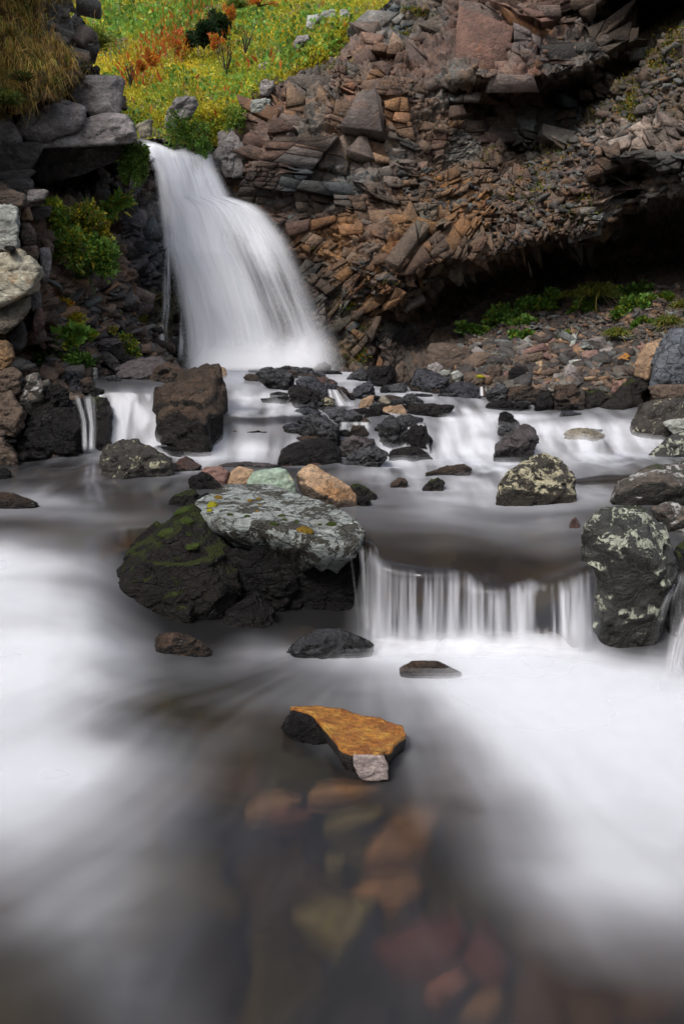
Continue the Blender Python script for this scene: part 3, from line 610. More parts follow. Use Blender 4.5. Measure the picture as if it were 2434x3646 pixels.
# =================================================================== WATER
def zy(v, k):
    return k[1] if isinstance(k, tuple) else float(Yz(v, k))
Yd = lambda y: ('y', y)
WCOLS = {
 -900: [(1290,1.2),(1560,.47),(1640,.46),(1850,.43),(2150,.22),(2500,0),(5200,0)],
 0:    [(1290,1.2),(1560,.47),(1640,.46),(1850,.43),(2150,.22),(2500,0),(5200,0)],
 330:  [(1295,1.2),(1350,1.2),(1385,Yd(8.15)),(1600,Yd(7.8)),(1640,.46),(1880,.42),(2200,.18),(2480,0),(5200,0)],
 560:  [(1295,1.2),(1345,1.2),(1380,Yd(8.15)),(1610,Yd(7.7)),(1640,.46),(1860,.45),(2000,Yd(4.9)),(2250,.02),(5200,0)],
 450:  [(1295,1.2),(1350,1.2),(1385,Yd(8.15)),(1600,Yd(7.8)),(1640,.46),(1870,.44),(1960,Yd(4.85)),(2320,.06),(2460,0),(5200,0)],
 800:  [(1295,1.2),(1340,1.15),(1375,Yd(9.0)),(1450,.9),(1475,.88),(1500,Yd(7.95)),(1615,Yd(7.7)),(1645,.46),(1850,.45),(1950,Yd(5.0)),(2110,.03),(2140,0),(5200,0)],
 1050: [(1295,1.2),(1345,1.1),(1395,Yd(8.9)),(1450,.9),(1475,.88),(1500,Yd(7.95)),(1615,Yd(7.7)),(1645,.46),(1850,.45),(1950,Yd(5.0)),(2110,.03),(2140,0),(5200,0)],
 1250: [(1295,1.2),(1345,1.1),(1395,1.0),(1440,.9),(1485,Yd(8.3)),(1620,Yd(7.7)),(1645,.47),(1930,.44),(1950,Yd(4.75)),(2120,Yd(4.55)),(2160,0),(5200,0)],
 1340: [(1295,1.15),(1345,1.08),(1400,.97),(1440,.9),(1485,Yd(8.2)),(1620,Yd(7.7)),(1645,.47),(1975,.43),(2010,Yd(4.05)),(2285,0),(5200,0)],
 1490: [(1295,1.12),(1345,1.06),(1400,.96),(1440,.88),(1470,.82),(1500,Yd(8.3)),(1615,Yd(7.75)),(1645,.47),(2015,.42),(2045,Yd(3.93)),(2300,0),(5200,0)],
 1620: [(1295,1.1),(1345,1.05),(1400,.95),(1435,.88),(1465,.82),(1485,Yd(8.6)),(1510,.72),(1615,Yd(7.75)),(1640,.48),(2005,.42),(2040,Yd(3.92)),(2300,0),(5200,0)],
 1780: [(1295,1.1),(1345,1.04),(1400,.93),(1440,.86),(1480,.78),(1500,Yd(8.4)),(1620,Yd(7.7)),(1640,.48),(1700,.46),(2080,.34),(2110,Yd(3.86)),(2320,0),(5200,0)],
 1900: [(1295,1.1),(1345,1.04),(1400,.93),(1440,.86),(1480,.78),(1500,Yd(8.4)),(1620,Yd(7.7)),(1640,.48),(1700,.46),(2045,.36),(2080,Yd(3.9)),(2330,0),(5200,0)],
 2080: [(1295,1.1),(1345,1.04),(1400,.93),(1440,.86),(1480,.80),(1510,Yd(8.3)),(1620,Yd(7.7)),(1640,.49),(1695,.49),(1720,Yd(6.75)),(1775,.45),(2015,.42),(2045,Yd(3.9)),(2340,0),(5200,0)],
 2200: [(1295,1.1),(1345,1.04),(1400,.93),(1440,.86),(1480,.80),(1510,Yd(8.3)),(1620,Yd(7.7)),(1640,.49),(1695,.49),(1720,Yd(6.75)),(1775,.45),(1977,.42),(1992,Yd(4.2)),(2227,0),(5200,0)],
 2434: [(1295,1.1),(1345,1.04),(1400,.93),(1440,.86),(1500,.8),(1530,Yd(8.3)),(1620,Yd(7.7)),(1640,.49),(1695,.49),(1720,Yd(6.75)),(1775,.45),(1977,.42),(1992,Yd(4.2)),(2227,0),(5200,0)],
 3300: [(1295,1.1),(1345,1.04),(1400,.93),(1440,.86),(1500,.8),(1530,Yd(8.3)),(1640,.49),(1695,.49),(1775,.45),(1977,.42),(1992,Yd(4.2)),(2227,0),(5200,0)]}
wu = np.concatenate([np.arange(-3100, -100, 40), np.arange(-100, 2540, 8), np.arange(2540, 5600, 40)]).astype(float)
wv = np.concatenate([np.arange(1296, 3760, 6), np.arange(3760, 5100, 60)]).astype(float)
WU, WV = np.meshgrid(wu, wv)
cu = sorted(WCOLS)
prof = np.array([np.interp(wv, [k[0] for k in WCOLS[c]], [float(ray(0, k[0])[1])/zy(k[0], k[1]) for k in WCOLS[c]]) for c in cu])   # 1/(distance along the lens axis) is linear over any plane
WI = np.empty(WU.shape)
wob = fbm(np.stack([WU.ravel()/55, WU.ravel()*0, WU.ravel()*0], -1), 3, 5).reshape(WU.shape)
for j in range(len(wv)): WI[j] = np.interp(wu, cu, prof[:, j])
WI = blur(WI, 5)
wk = blur(WI, 1)
for _ in range(60): wk = (np.pad(wk, ((0,0),(1,1)), mode='edge')[:, :-2]+2*wk+np.pad(wk, ((0,0),(1,1)), mode='edge')[:, 2:])/4
lw = sst(WV, 1800, 1950)*(1-sst(WU, 1000, 1200)); WI = WI*(1-lw)+wk*lw
WX = P(WU, WV, ray(WU, WV)[1]/WI)
# tumbling humps in the cascades
cm_ = sst(WV, 1380, 1450)*(1-sst(WV, 1650, 1760)); WX[..., 2] += cm_*.055*fbm(WX.reshape(-1, 3)*np.array([2.6, 2.2, 0]), 3, 47).reshape(WU.shape)
# gentle swell
pw = WX.reshape(-1, 3)*np.array([2.2, 1.3, 0]); WX[..., 2] += .012*fbm(pw, 3, 44).reshape(WU.shape)
du = np.gradient(WX, axis=1); dv = np.gradient(WX, axis=0); NW = np.cross(dv, du); NW /= np.linalg.norm(NW, axis=-1, keepdims=True)+1e-9
NW *= np.sign(NW[..., 2:3]+1e-9); steep = 1-np.abs(NW[..., 2])
# foam: rows (photo v) of foam cover against columns (photo u)
FU = np.array([-900, 0, 150, 300, 450, 600, 750, 900, 1050, 1200, 1350, 1500, 1650, 1800, 1950, 2100, 2250, 2434, 3300])
FT = {
 1296: [.3,.3,.3,.3,.3,.3,.4,.6,.7,.7,.7,.6,.6,.5,.3,.2,.2,.2,.2],
 1345: [.3,.3,.3,.15,.2,.25,.35,.40,.5,.8,.85,.8,.7,.5,.3,.2,.2,.2,.2],
 1380: [.3,.3,.3,.2,.38,.35,.55,.6,.6,.6,.75,.75,.65,.4,.3,.3,.3,.3,.3],
 1440: [.3,.3,.3,.35,.85,.5,.75,.9,.8,.5,.5,.65,.5,.5,.35,.25,.3,.4,.3],
 1490: [.3,.3,.3,.45,.95,.5,.9,.85,.65,.45,.5,.62,.95,.85,.85,.7,.6,.7,.5],
 1560: [.3,.3,.3,.4,.95,.6,.95,.75,.65,.45,.5,.6,.92,.75,.9,.95,.85,.9,.6],
 1615: [.3,.15,.25,.55,.85,.9,.95,1,.95,.6,.7,.85,.95,.95,.95,1,.95,.9,.6],
 1650: [.2,.10,.12,.25,.5,.7,.7,.5,.3,.4,.7,.85,.9,.9,.8,.7,.5,.4,.4],
 1690: [.2,.16,.2,.32,.3,.4,.3,.2,.2,.3,.55,.75,.6,.75,.6,.35,.2,.3,.3],
 1735: [.2,.22,.28,.15,.22,.25,.2,.2,.2,.3,.5,.7,.85,.8,.5,.45,.4,.4,.3],
 1770: [.35,.4,.5,.2,.12,.2,.2,.2,.2,.3,.35,.65,.75,.7,.7,.75,.6,.6,.4],
 1800: [.4,.5,.6,.35,.15,.12,.1,.1,.1,.3,.45,.5,.52,.55,.55,.5,.3,.3,.3],
 1835: [.3,.4,.35,.4,.3,.22,.1,.1,.1,.25,.32,.36,.42,.46,.44,.35,.2,.2,.2],
 1890: [.3,.2,.2,.25,.2,.1,.05,.05,.05,.18,.22,.26,.30,.36,.36,.3,.2,.2,.2],
 1950: [.6,.55,.45,.3,.15,.05,.05,.05,.05,.12,.16,.18,.20,.28,.32,.3,.2,.2,.2],
 2010: [.85,.8,.75,.5,.3,.1,.05,.02,.02,.06,.15,.06,.06,.06,.10,.2,.2,.2,.2],
 2060: [.9,.88,.85,.6,.3,.08,.02,.02,.02,.05,.4,.5,.45,.2,.3,.5,.1,.2,.2],
 2150: [.9,.9,.88,.7,.35,.08,.02,.02,.02,.03,.5,.62,.65,.5,.35,.6,.1,.35,.3],
 2240: [.85,.88,.88,.75,.45,.12,.05,.08,.14,.08,.5,.65,.7,.62,.5,.65,.2,.5,.4],
 2300: [.85,.88,.9,.75,.5,.2,.1,.3,.15,.2,.6,.85,.9,.85,.75,.8,.3,.5,.4],
 2340: [.85,.9,.92,.7,.45,.2,.15,.35,.4,.7,.88,.97,1,1,.95,.95,.7,.6,.5],
 2400: [.88,.92,.95,.75,.42,.25,.25,.22,.3,.4,.6,.85,.97,1,1,1,.98,.9,.7],
 2500: [.95,.98,.95,.8,.5,.3,.25,.28,.35,.35,.45,.6,.9,1,1,1,1,1,.8],
 2600: [.95,.95,.9,.8,.6,.4,.3,.2,.1,.3,.4,.5,.75,.92,.98,1,1,.97,.8],
 2700: [.92,.9,.88,.8,.6,.38,.2,.1,.05,.2,.35,.42,.65,.85,.92,.95,.95,.95,.8],
 2800: [.85,.85,.8,.7,.5,.35,.2,.06,.05,.1,.2,.35,.55,.75,.85,.9,.9,.9,.7],
 2950: [.75,.75,.68,.55,.42,.28,.15,.06,.03,.02,.08,.22,.42,.6,.72,.8,.8,.82,.7],
 3100: [.65,.6,.58,.52,.42,.25,.14,.06,.02,.02,.03,.08,.25,.45,.6,.7,.72,.72,.6],
 3260: [.4,.42,.55,.55,.42,.25,.14,.06,.02,.02,.02,.03,.08,.2,.38,.52,.55,.55,.5],
 3420: [.2,.2,.28,.42,.42,.28,.14,.07,.02,.02,.02,.02,.04,.08,.16,.28,.32,.35,.3],
 3560: [.1,.12,.15,.25,.35,.30,.18,.08,.03,.02,.02,.02,.03,.04,.06,.10,.14,.18,.2],
 3646: [.1,.1,.12,.18,.28,.26,.18,.10,.05,.03,.03,.03,.03,.03,.04,.06,.08,.12,.1],
 5100: [.1]*19}
frows = sorted(FT); ft = np.array([FT[k] for k in frows])
g1 = np.array([np.interp(wu, FU, r) for r in ft])
# wander the pattern with the flow so that edges are wispy
wq = np.stack([WX[..., 0].ravel()*1.4, WX[..., 1].ravel()*1.0, WX[..., 2].ravel()*1.0], -1)
jit = (fbm(wq*2.0, 4, 61)*38).reshape(WU.shape)*np.clip(2-WX[..., 1]/6, .35, 1.3)
foam = np.empty(WU.shape)
for i in range(len(wu)): foam[:, i] = np.interp(wv + jit[:, i], frows, g1[:, i])
foam = blur(foam, 4)**1.7
flowx = WX[..., 0].ravel(); flowy = WX[..., 1].ravel(); flowz = WX[..., 2].ravel()
st = fbm(np.stack([flowx*22, flowy*1.2, flowz*1.2], -1), 4, 77).reshape(WU.shape)          # strands that run down the falls
st2 = fbm(np.stack([flowx*60, flowy*2, flowz*1.5], -1), 3, 78).reshape(WU.shape)
rip = fbm(np.stack([flowx*1.6+flowy*.8, flowy*5.0, flowz*0], -1), 4, 79).reshape(WU.shape)  # soft bands across the pools
sm = sst(steep, .25, .7)
pool = 1-sm
low = sst(WV, 2240, 2340)
ang_ = np.arctan2(flowx-.25, 4.3-flowy); rad_ = np.hypot(flowx-.25, 4.3-flowy)
wr_ = .10*fbm(np.stack([flowx*1.2, flowy*1.2, flowx*0], -1), 3, 84); ang_ = ang_+wr_
silk = (fbm(np.stack([ang_*6, rad_*1.3, ang_*0], -1), 4, 85, .5)*.8+.8*fbm(np.stack([ang_*26, rad_*1.6, ang_*0+4], -1), 3, 86)).reshape(WU.shape)
cloud = fbm(np.stack([flowx*1.1, flowy*1.6, flowz*2], -1), 4, 83).reshape(WU.shape)
foam = foam*(1+sm*(1-low)*(1.1*st+.4*st2)) + pool*(1-low)*foam*(rip*.55+cloud*.25) + low*(foam*(1-foam)*(rip*.5+silk*.36+cloud*.9)+.20*foam*cloud+.05*foam*silk)
tumble = fbm(np.stack([flowx*8.5, flowy*1.5, flowz*2.2], -1), 4, 48).reshape(WU.shape)
cz_ = sst(WV, 1330, 1400)*(1-sst(WV, 1700, 1840)); foam = foam*(1-cz_)+cz_*foam*(.80+1.0*tumble)
LIPU = [1235,1310,1372,1420,1489,1540,1590,1640,1683,1720,1776,1810,1850,1892,1930,1990,2050,2102,2130]; LIPV = [1915,1935,2005,2022,2036,2030,2021,2030,2044,2075,2108,2085,2068,2060,2085,2075,2050,2029,2020]
st3 = fbm(np.stack([flowx*13+.8*fbm(np.stack([flowx*5, flowz*2, flowx*0], -1), 2, 9), flowy*.4, flowz*.35], -1), 3, 177).reshape(WU.shape)
wob_ = .35*fbm(np.stack([flowx*6, flowz*3, flowx*0], -1), 2, 19)
st4 = fbm(np.stack([flowx*40+wob_, flowy*.6, flowz*1.2], -1), 3, 178).reshape(WU.shape); st5 = fbm(np.stack([flowx*85+wob_, flowy*.6, flowz*1.2], -1), 2, 179).reshape(WU.shape)
lip1 = np.interp(wu, LIPU, LIPV)
for _ in range(14): lip1 = (np.pad(lip1, 1, mode='edge')[:-2]+2*lip1+np.pad(lip1, 1, mode='edge')[2:])/4
lip = lip1[None]+10*st2+8*st; inx = sst(WU, 1285, 1345)*(1-sst(WU, 2095, 2125)); tv_ = WV-lip
gap = np.exp(-((WU-1925+.12*(WV-2150))/32)**2)*sst(WV, 2090, 2130)*(1-sst(WV, 2230, 2290))
ff = sst(tv_, -14, 60)*np.clip(.36+.16*st3+.42*st5+.60*st4+.25*st+.18*sst(tv_, 60, 240)-.75*gap, .05, .95)
cf = inx*sst(WV, 1890, 1960)*(1-sst(WV, 2240, 2310)); foam = foam*(1-cf)+cf*(ff+(1-sst(tv_, -40, 0))*foam*.8)
foam = np.clip(foam*.95, 0.02, .93); foam = np.maximum(foam, low*np.clip(.018+.03*cloud+.03*silk, 0, .2))
nv, nu = WU.shape; idx = np.arange(nv*nu).reshape(nv, nu)
WF = np.stack([idx[:-1, :-1], idx[1:, :-1], idx[1:, 1:], idx[:-1, 1:]], -1).reshape(-1, 4)
tag(build('stream_water', WX.reshape(-1, 3), WF, WATER, attrs={'foam': ('FLOAT', foam.ravel())}), kind='structure')
# spray and froth hanging just above the white water, in thin loose layers
for k, hgt in enumerate((.02, .045, .08)):
    fm = blur(np.clip((foam-.3)*1.7, 0, 1), 12); q = WX[..., :].reshape(-1, 3)*np.array([3., 3., 3.])
    fm = fm*(.55+.5*fbm(q+k*17, 3, 88+k).reshape(WU.shape))*(.42, .36, .28)[k]*blur(sst(foam, .25, .7), 6)
    X2 = WX + NW*hgt*(.6+.5*sm)[..., None]; X2[..., 2] += .0
    ok = (fm.ravel()[WF].max(1) > .01) & (WV.ravel()[WF].min(1) > 1420)
    us = np.unique(WF[ok]); re = np.zeros(nv*nu, int); re[us] = np.arange(len(us))
    tag(build('spray', X2.reshape(-1, 3)[us], re[WF[ok]], SPRAY, attrs={'foam': ('FLOAT', np.clip(fm.ravel()[us], 0, .6))}), kind='stuff')

# ---- stream bed below the water
bs = 2
BX = WX[::bs, ::bs].copy(); BX[..., 2] -= .20 + .04*sm[::bs, ::bs]; BX[..., 1] += .22*sm[::bs, ::bs]
pb = BX.reshape(-1, 3); h1, i1, c1_ = blocks(pb, (.34, .34, .34), 0, 301, warp=.2); h2, i2, c2_ = blocks(pb, (.12, .12, .12), 0, 305)
BX[..., 2] += (.05*h1 - .04*c1_ + .02*h2).reshape(BX.shape[:2])
BX[..., 2] = np.minimum(BX[..., 2], WX[::bs, ::bs][..., 2]-.08)
pal = np.array([(.05,.034,.020),(.07,.045,.022),(.035,.03,.024),(.055,.048,.022),(.026,.022,.018)])
bc = pal[(rr(i1, 3)*4.99).astype(int)]*(.7+.6*rr(i1, 5))[:, None]
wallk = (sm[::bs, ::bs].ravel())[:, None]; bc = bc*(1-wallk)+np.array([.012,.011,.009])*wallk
bnv, bnu = BX.shape[:2]; bi = np.arange(bnv*bnu).reshape(bnv, bnu)
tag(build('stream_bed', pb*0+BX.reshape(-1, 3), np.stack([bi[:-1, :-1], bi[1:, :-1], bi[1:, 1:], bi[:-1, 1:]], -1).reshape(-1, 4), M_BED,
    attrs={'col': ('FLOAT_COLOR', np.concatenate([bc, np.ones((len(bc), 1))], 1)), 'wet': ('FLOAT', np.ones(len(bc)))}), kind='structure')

# ---- the big waterfall: three loose sheets of falling water
LE = [(470,498),(520,512),(610,556),(740,574),(800,578),(880,585),(1000,630),(1150,662),(1320,678)]     # (v, u) left edge
RE = [(530,735),(545,748),(600,762),(640,782),(700,808),(712,850),(730,900),(760,935),(850,1000),(980,1062),(1120,1125),(1240,1175),(1330,1205)]
TOPV = [(500,490),(560,510),(620,534),(660,528),(700,548),(745,538),(780,570)]                          # (u, v) the broken brink
def fall_sheet(k, dY, amul):
    nv_, nu_ = 260, 150
    v = np.linspace(470, 1330, nv_); s = np.linspace(-.10, 1.10, nu_); S, V = np.meshgrid(s, v)
    le = np.interp(v, [a[0] for a in LE], [a[1] for a in LE])[:, None]; re_ = np.interp(v, [a[0] for a in RE], [a[1] for a in RE])[:, None]
    U = le + (re_-le)*S
    y = np.interp(v, [470, 520, 560, 640, 760, 900, 1100, 1330], [13.9, 13.5, 13.1, 12.8, 12.5, 12.2, 11.95, 11.75])[:, None]
    Y = y + dY + .25*(S-.5)**2*4*.5 + .10*fbm(np.stack([S.ravel()*9, V.ravel()/400, S.ravel()*0+k], -1), 3, 120+k).reshape(S.shape)
    X = P(U, V, Y)
    ed = .16
    a = sst(S, -.06+.03*k, .05+ed*.35) * sst(1-S, -.10+.03*k, .16+.16*sst(V, 800, 1100))
    tv = np.interp(U, [t[0] for t in TOPV], [t[1] for t in TOPV]) - 4
    a = a*sst(V-tv, 0, 16)
    strand = fbm(np.stack([S.ravel()*16, V.ravel()/330, S.ravel()*0+k*3], -1), 4, 130+k).reshape(S.shape)
    fine = fbm(np.stack([S.ravel()*55, V.ravel()/260, S.ravel()*0+k*5], -1), 3, 140+k).reshape(S.shape)
    # where the sheet is thin: grey seam right of the bright column, thin veil at lower right, dark stone at the brink
    thin = 1.0 - .62*np.exp(-((S-.60-.05*(V-900)/400)/.10)**2)*sst(V, 700, 900) - .72*np.exp(-((S-.79)/.10)**2)*sst(V, 880, 1020)*(1-sst(V, 1200, 1300)*.6)
    thin -= .45*np.exp(-((U-690)/22)**2-((V-590)/40)**2) + .25*np.exp(-((S-.5)/.08)**2)*sst(V, 560, 680)*(1-sst(V, 700, 800))
    a = a*np.clip(thin + .55*strand*(.4+sst(S, .45, .8)) + .22*fine, 0, 1)*amul
    i_ = np.arange(nv_*nu_).reshape(nv_, nu_); f = np.stack([i_[:-1, :-1], i_[1:, :-1], i_[1:, 1:], i_[:-1, 1:]], -1).reshape(-1, 4)
    ok = a.ravel()[f].max(1) > .004
    return tag(build('waterfall', X.reshape(-1, 3), f[ok], SPRAY, attrs={'foam': ('FLOAT', np.clip(a, 0, .97).ravel())}), kind='structure')
fall_sheet(0, 0.0, .97); fall_sheet(1, -.14, .45); fall_sheet(2, .16, .6)
def veil(name, edges, Yf, dens, seed, freq=10, thr=0.0, soft=.2, nv_=120, nu_=70, fade=(.1, .15)):
    """a thin curtain of water; edges = rows of (v, u_left, u_right); dens = cover at its rows"""
    v = np.linspace(edges[0][0], edges[-1][0], nv_); s = np.linspace(0, 1, nu_); S, V = np.meshgrid(s, v)
    le = np.interp(v, [e[0] for e in edges], [e[1] for e in edges])[:, None]; re_ = np.interp(v, [e[0] for e in edges], [e[2] for e in edges])[:, None]
    U = le+(re_-le)*S; Y = np.interp(v, [y[0] for y in Yf], [y[1] for y in Yf])[:, None] + .03*fbm(np.stack([S.ravel()*8, V.ravel()/200, S.ravel()*0], -1), 2, seed+1).reshape(S.shape)
    n = fbm(np.stack([S.ravel()*freq, V.ravel()/260, S.ravel()*0], -1), 4, seed).reshape(S.shape)
    a = np.interp(v, np.linspace(v[0], v[-1], len(dens)), dens)[:, None]*sst(n, thr-.25, thr+.45)*sst(S, 0, soft)*sst(1-S, 0, soft)
    t = (V-v[0])/(v[-1]-v[0]); a = a*sst(t, 0, fade[0])*sst(1-t, 0, fade[1])
    i_ = np.arange(nv_*nu_).reshape(nv_, nu_); f = np.stack([i_[:-1, :-1], i_[1:, :-1], i_[1:, 1:], i_[:-1, 1:]], -1).reshape(-1, 4)
    return tag(build(name, P(U, V, Y).reshape(-1, 3), f, SPRAY, attrs={'foam': ('FLOAT', np.clip(a, 0, .95).ravel())}), kind='structure')
veil('thin_waterfall', [(800,560,640),(900,575,650),(1100,560,690),(1300,520,700)], [(800,12.05),(1300,11.75)], [.5,.45,.35,.5], 160, 9, .05)
veil('thin_waterfall', [(1150,515,600),(1320,515,610)], [(1150,11.7),(1320,11.5)], [.7,.6], 161, 13, .2)
veil('fall_spray', [(1120,900,1190),(1200,860,1215),(1330,800,1240)], [(1120,11.7),(1330,11.3)], [.25,.55,.5], 162, 3, -.3, .35, fade=(.6, .25))
veil('fall_spray', [(1180,640,1160),(1330,620,1210)], [(1180,11.6),(1330,11.2)], [.4,.8], 163, 3, -.4, .3, fade=(.7, .2))
# small cascades over single rocks
veil('thin_waterfall', [(1405,255,345),(1500,285,350),(1612,290,345)], [(1405,7.70),(1500,7.62),(1612,7.55)], [.6,.6,.8], 164, 5, -.05, .3)
veil('thin_waterfall', [(1940,1235,1330),(2080,1250,1335),(2270,1270,1340)], [(1940,4.3),(2100,4.15),(2270,4.05)], [.3,.16,.2], 165, 9, .15, .3)
veil('thin_waterfall', [(2030,2405,2445),(2150,2330,2450),(2390,2280,2440)], [(2030,4.1),(2150,3.85),(2390,3.6)], [.4,.22,.3], 166, 3, -.1, .35)
veil('thin_waterfall', [(2180,2420,2520),(2300,2370,2500),(2420,2350,2470)], [(2180,3.7),(2420,3.45)], [.4,.3,.3], 167, 3, -.2, .3)
veil('thin_waterfall', [(1500,1420,1530),(1560,1420,1545),(1625,1440,1560)], [(1500,8.0),(1560,7.85),(1625,7.7)], [.7,.4,.5], 168, 8, 0, .2)
veil('thin_waterfall', [(1500,1205,1320),(1545,1205,1325),(1570,1215,1310)], [(1500,8.1),(1570,8.0)], [.9,.5,.4], 169, 6, -.1, .2)
veil('thin_waterfall', [(1545,2005,2120),(1590,2010,2115)], [(1545,8.05),(1590,7.95)], [.7,.5], 170, 9, .1, .2)
veil('thin_waterfall', [(1720,2235,2270),(1775,2220,2275)], [(1720,6.6),(1775,6.5)], [.7,.6], 171, 4, -.2, .2)
veil('thin_waterfall', [(1385,1165,1215),(1450,1165,1280)], [(1385,8.8),(1450,8.6)], [.6,.7], 172, 7, 0, .2)
veil('thin_waterfall', [(1375,1705,1730),(1412,1705,1735)], [(1375,9.6),(1412,9.5)], [.8,.8], 173, 3, -.3, .2)
#veil('fall_spray', [(2080,60,360),(2250,0,420),(2450,-60,480)], [(2080,4.1),(2250,3.7),(2450,3.3)], [.2,.4,.4], 174, 3, -.2, .4, fade=(.5, .4))
veil('fall_spray', [(2215,1320,2080),(2360,1280,2120)], [(2215,3.85),(2360,3.72)], [.4,.8], 175, 4, -.4, .12, fade=(.6, .3))

def Yw(u, v):
    'distance of the water surface under a photo pixel'
    i = int(np.clip(np.searchsorted(wu, u), 1, len(wu)-1)); j = int(np.clip(np.searchsorted(wv, v), 1, len(wv)-1)); return float(WX[j, i, 1])

# =================================================================== ROCKS
CR = {'c1': (0, 1200, .5102), 'c2': (600, 1200, .5102), 'c3': (1200, 1200, .4464), 'c4': (1734, 1100, .4464), 'c5': (300, 1650, .7015), 'c6': (1900, 1600, .3618),
      'c7': (800, 2400, .574), 'c8': (600, 2600, 1.1696), 'A': (0, 0, .3954), 'B': (0, 650, .3954), 'D': (1217, 1400, .776), 'R': (1600, 700, .5319), 'H': (420, 0, .574), 'S': (0, 0, 1.0)}
_ico = {}
def ico(l):
    if l not in _ico:
        b = bmesh.new(); bmesh.ops.create_icosphere(b, subdivisions=l, radius=1.0)
        v = np.array([x.co[:] for x in b.verts]); f = np.array([[q.index for q in t.verts] for t in b.faces]); b.free(); _ico[l] = (v, f)
    return _ico[l]
def hull_planes(pts):
    b = bmesh.new()
    for p in pts: b.verts.new(p)
    r = bmesh.ops.convex_hull(b, input=b.verts); b.normal_update()
    fs = [f for f in b.faces]; N = np.array([f.normal[:] for f in fs]); C_ = np.array([f.calc_center_median()[:] for f in fs]); A = np.array([f.calc_area() for f in fs])
    vs = np.array([v.co[:] for v in b.verts if v.link_faces]); b.free()
    keep = A > 1e-8; return N[keep], C_[keep], vs
def Yc(v): return float(np.interp(v, [1300, 1350, 1400, 1450, 1500, 1560, 1640, 1700], [11.3, 10.5, 9.5, 8.75, 8.25, 7.95, 7.55, 6.9]))
ROCKS = {}
def rock(name, label, cat, crop, mat, out, Y=None, z=None, front=None, T=None, tilt=.38, bulge=.22, p=50, rel=1.35, chips=10, fs=.74, sink=.15, under=0.0, group=None, key=None, parent=None, lvl=None, maxz=None, seed2=0):
    ox, oy, k = CR[crop]
    o2 = np.array([(ox+q[0]*k, oy+q[1]*k) for q in out]); vmax = o2[:, 1].max(); vmin = o2[:, 1].min()
    if z is None and group == G1 and crop in ('c1', 'c2', 'c3', 'c4') and vmax > 1330: Y = Yw(o2[:, 0].mean(), vmax-4)-.03     # stands where the water surface is
    if crop == 'A': Y = Y+1.0
    Y0 = Y if Y is not None else (float(Yz(vmax, z)) if z is not None else Yc(vmax))
    W = np.ptp(o2[:, 0])/F*Y0; H = (vmax-vmin)/F*Y0; m = min(W, H)
    d = np.array([q[2] if len(q) > 2 else tilt*(vmax-o2[i, 1])/F*Y0 for i, q in enumerate(out)])
    X0 = P(o2[:, 0], o2[:, 1], Y0+d)
    c2 = o2.mean(0); T = T if T is not None else .75*min(W, 1.4*H)+.06
    sh = c2+(o2-c2)*.82; Xb = P(sh[:, 0], sh[:, 1], Y0+d+T)
    if front is not None: Xf = np.array([P(ox+a*k, oy+b*k, Y0+dd) for a, b, dd in front]).reshape(-1, 3)
    else:
        fr = c2+np.array([0, .06*(vmax-vmin)])+(o2-c2)*fs; Xf = P(fr[:, 0], fr[:, 1], Y0+tilt*(vmax-fr[:, 1])/F*Y0*.75-bulge*m*.6)
    lowm = o2[:, 1] > c2[1]+.15*(vmax-vmin); Xs = X0[lowm].copy(); Xs[:, 2] -= sink; Xs[:, 1] += under
    pts = np.concatenate([X0, Xb, Xf, Xs])
    N, C0, vs = hull_planes(pts)
    c = vs.mean(0)*.5 + (vs.max(0)+vs.min(0))*.25
    h = ((C0-c)*N).sum(1); h = np.maximum(h, 1e-3)
    key_ = np.round(np.concatenate([N*20, (h/max(m, .05)*20)[:, None]], 1)); _, ui = np.unique(key_, axis=0, return_index=True); N, h = N[ui], h[ui]
    px = max(np.ptp(o2[:, 0]), vmax-vmin)
    sd_ = sum(ord(ch)*(i+3) for i, ch in enumerate(label)) % 997 + seed2*13
    if chips and rel >= .4:      # knocked-off corners and split faces
        g = np.random.default_rng(sd_); nn = g.normal(0, 1, (chips, 3)); nn /= np.linalg.norm(nn, axis=1, keepdims=True)
        hh = ((vs-c) @ nn.T).max(0)*g.uniform(.84, .98, chips); N = np.concatenate([N, nn]); h = np.concatenate([h, np.maximum(hh, .01)])
    L = lvl or (6 if px > 420 else 5 if px > 75 else 4)
    sv, sf = ico(L); ext = np.maximum(np.ptp(vs, axis=0)/2, .01)
    D = sv*ext; D /= np.linalg.norm(D, axis=1, keepdims=True)
    t = np.maximum(D @ N.T, 0)/h; r = (t**p).sum(1)**(-1.0/p)
    V = c + D*r[:, None]
    base = P(c2[0], vmax, Y0+T*.3).reshape(3)
    q = V-base
    Ls = max(.12, m)
    b1, id1, k1 = blocks(q/Ls+sd_, (.62, .62, .40), .35, sd_, warp=.15, crack=.07)
    b2, id2, k2 = blocks(q/Ls+sd_, (.24, .24, .15), .5, sd_+3, warp=.15, crack=.10)
    disp = Ls*rel*(.05*b1*(1-k1) - .016*k1 + .022*b2 - .007*k2 + .018*fbm(q/Ls*4.2+sd_, 4, sd_+9))
    V = V + D*disp[:, None]
    # bring the outline back to its measured width and height
    r_ = V-np.array([0, 0, CH]); tt = r_[:, 1]*CP-r_[:, 2]*SP; pu = 1217+F*r_[:, 0]/tt; pv = 1823-F*(r_[:, 1]*SP+r_[:, 2]*CP)/tt
    kx = (o2[:, 0].max()-o2[:, 0].min())/max(np.ptp(pu), 1); kz = (vmax-vmin)/max(min(pv.max(), vmax+9)-pv.min(), 1)
    cx_, cz_ = base[0], base[2]; kx = float(np.clip(kx, .8, 1.35)); kz = float(np.clip(kz, .8, 1.4))
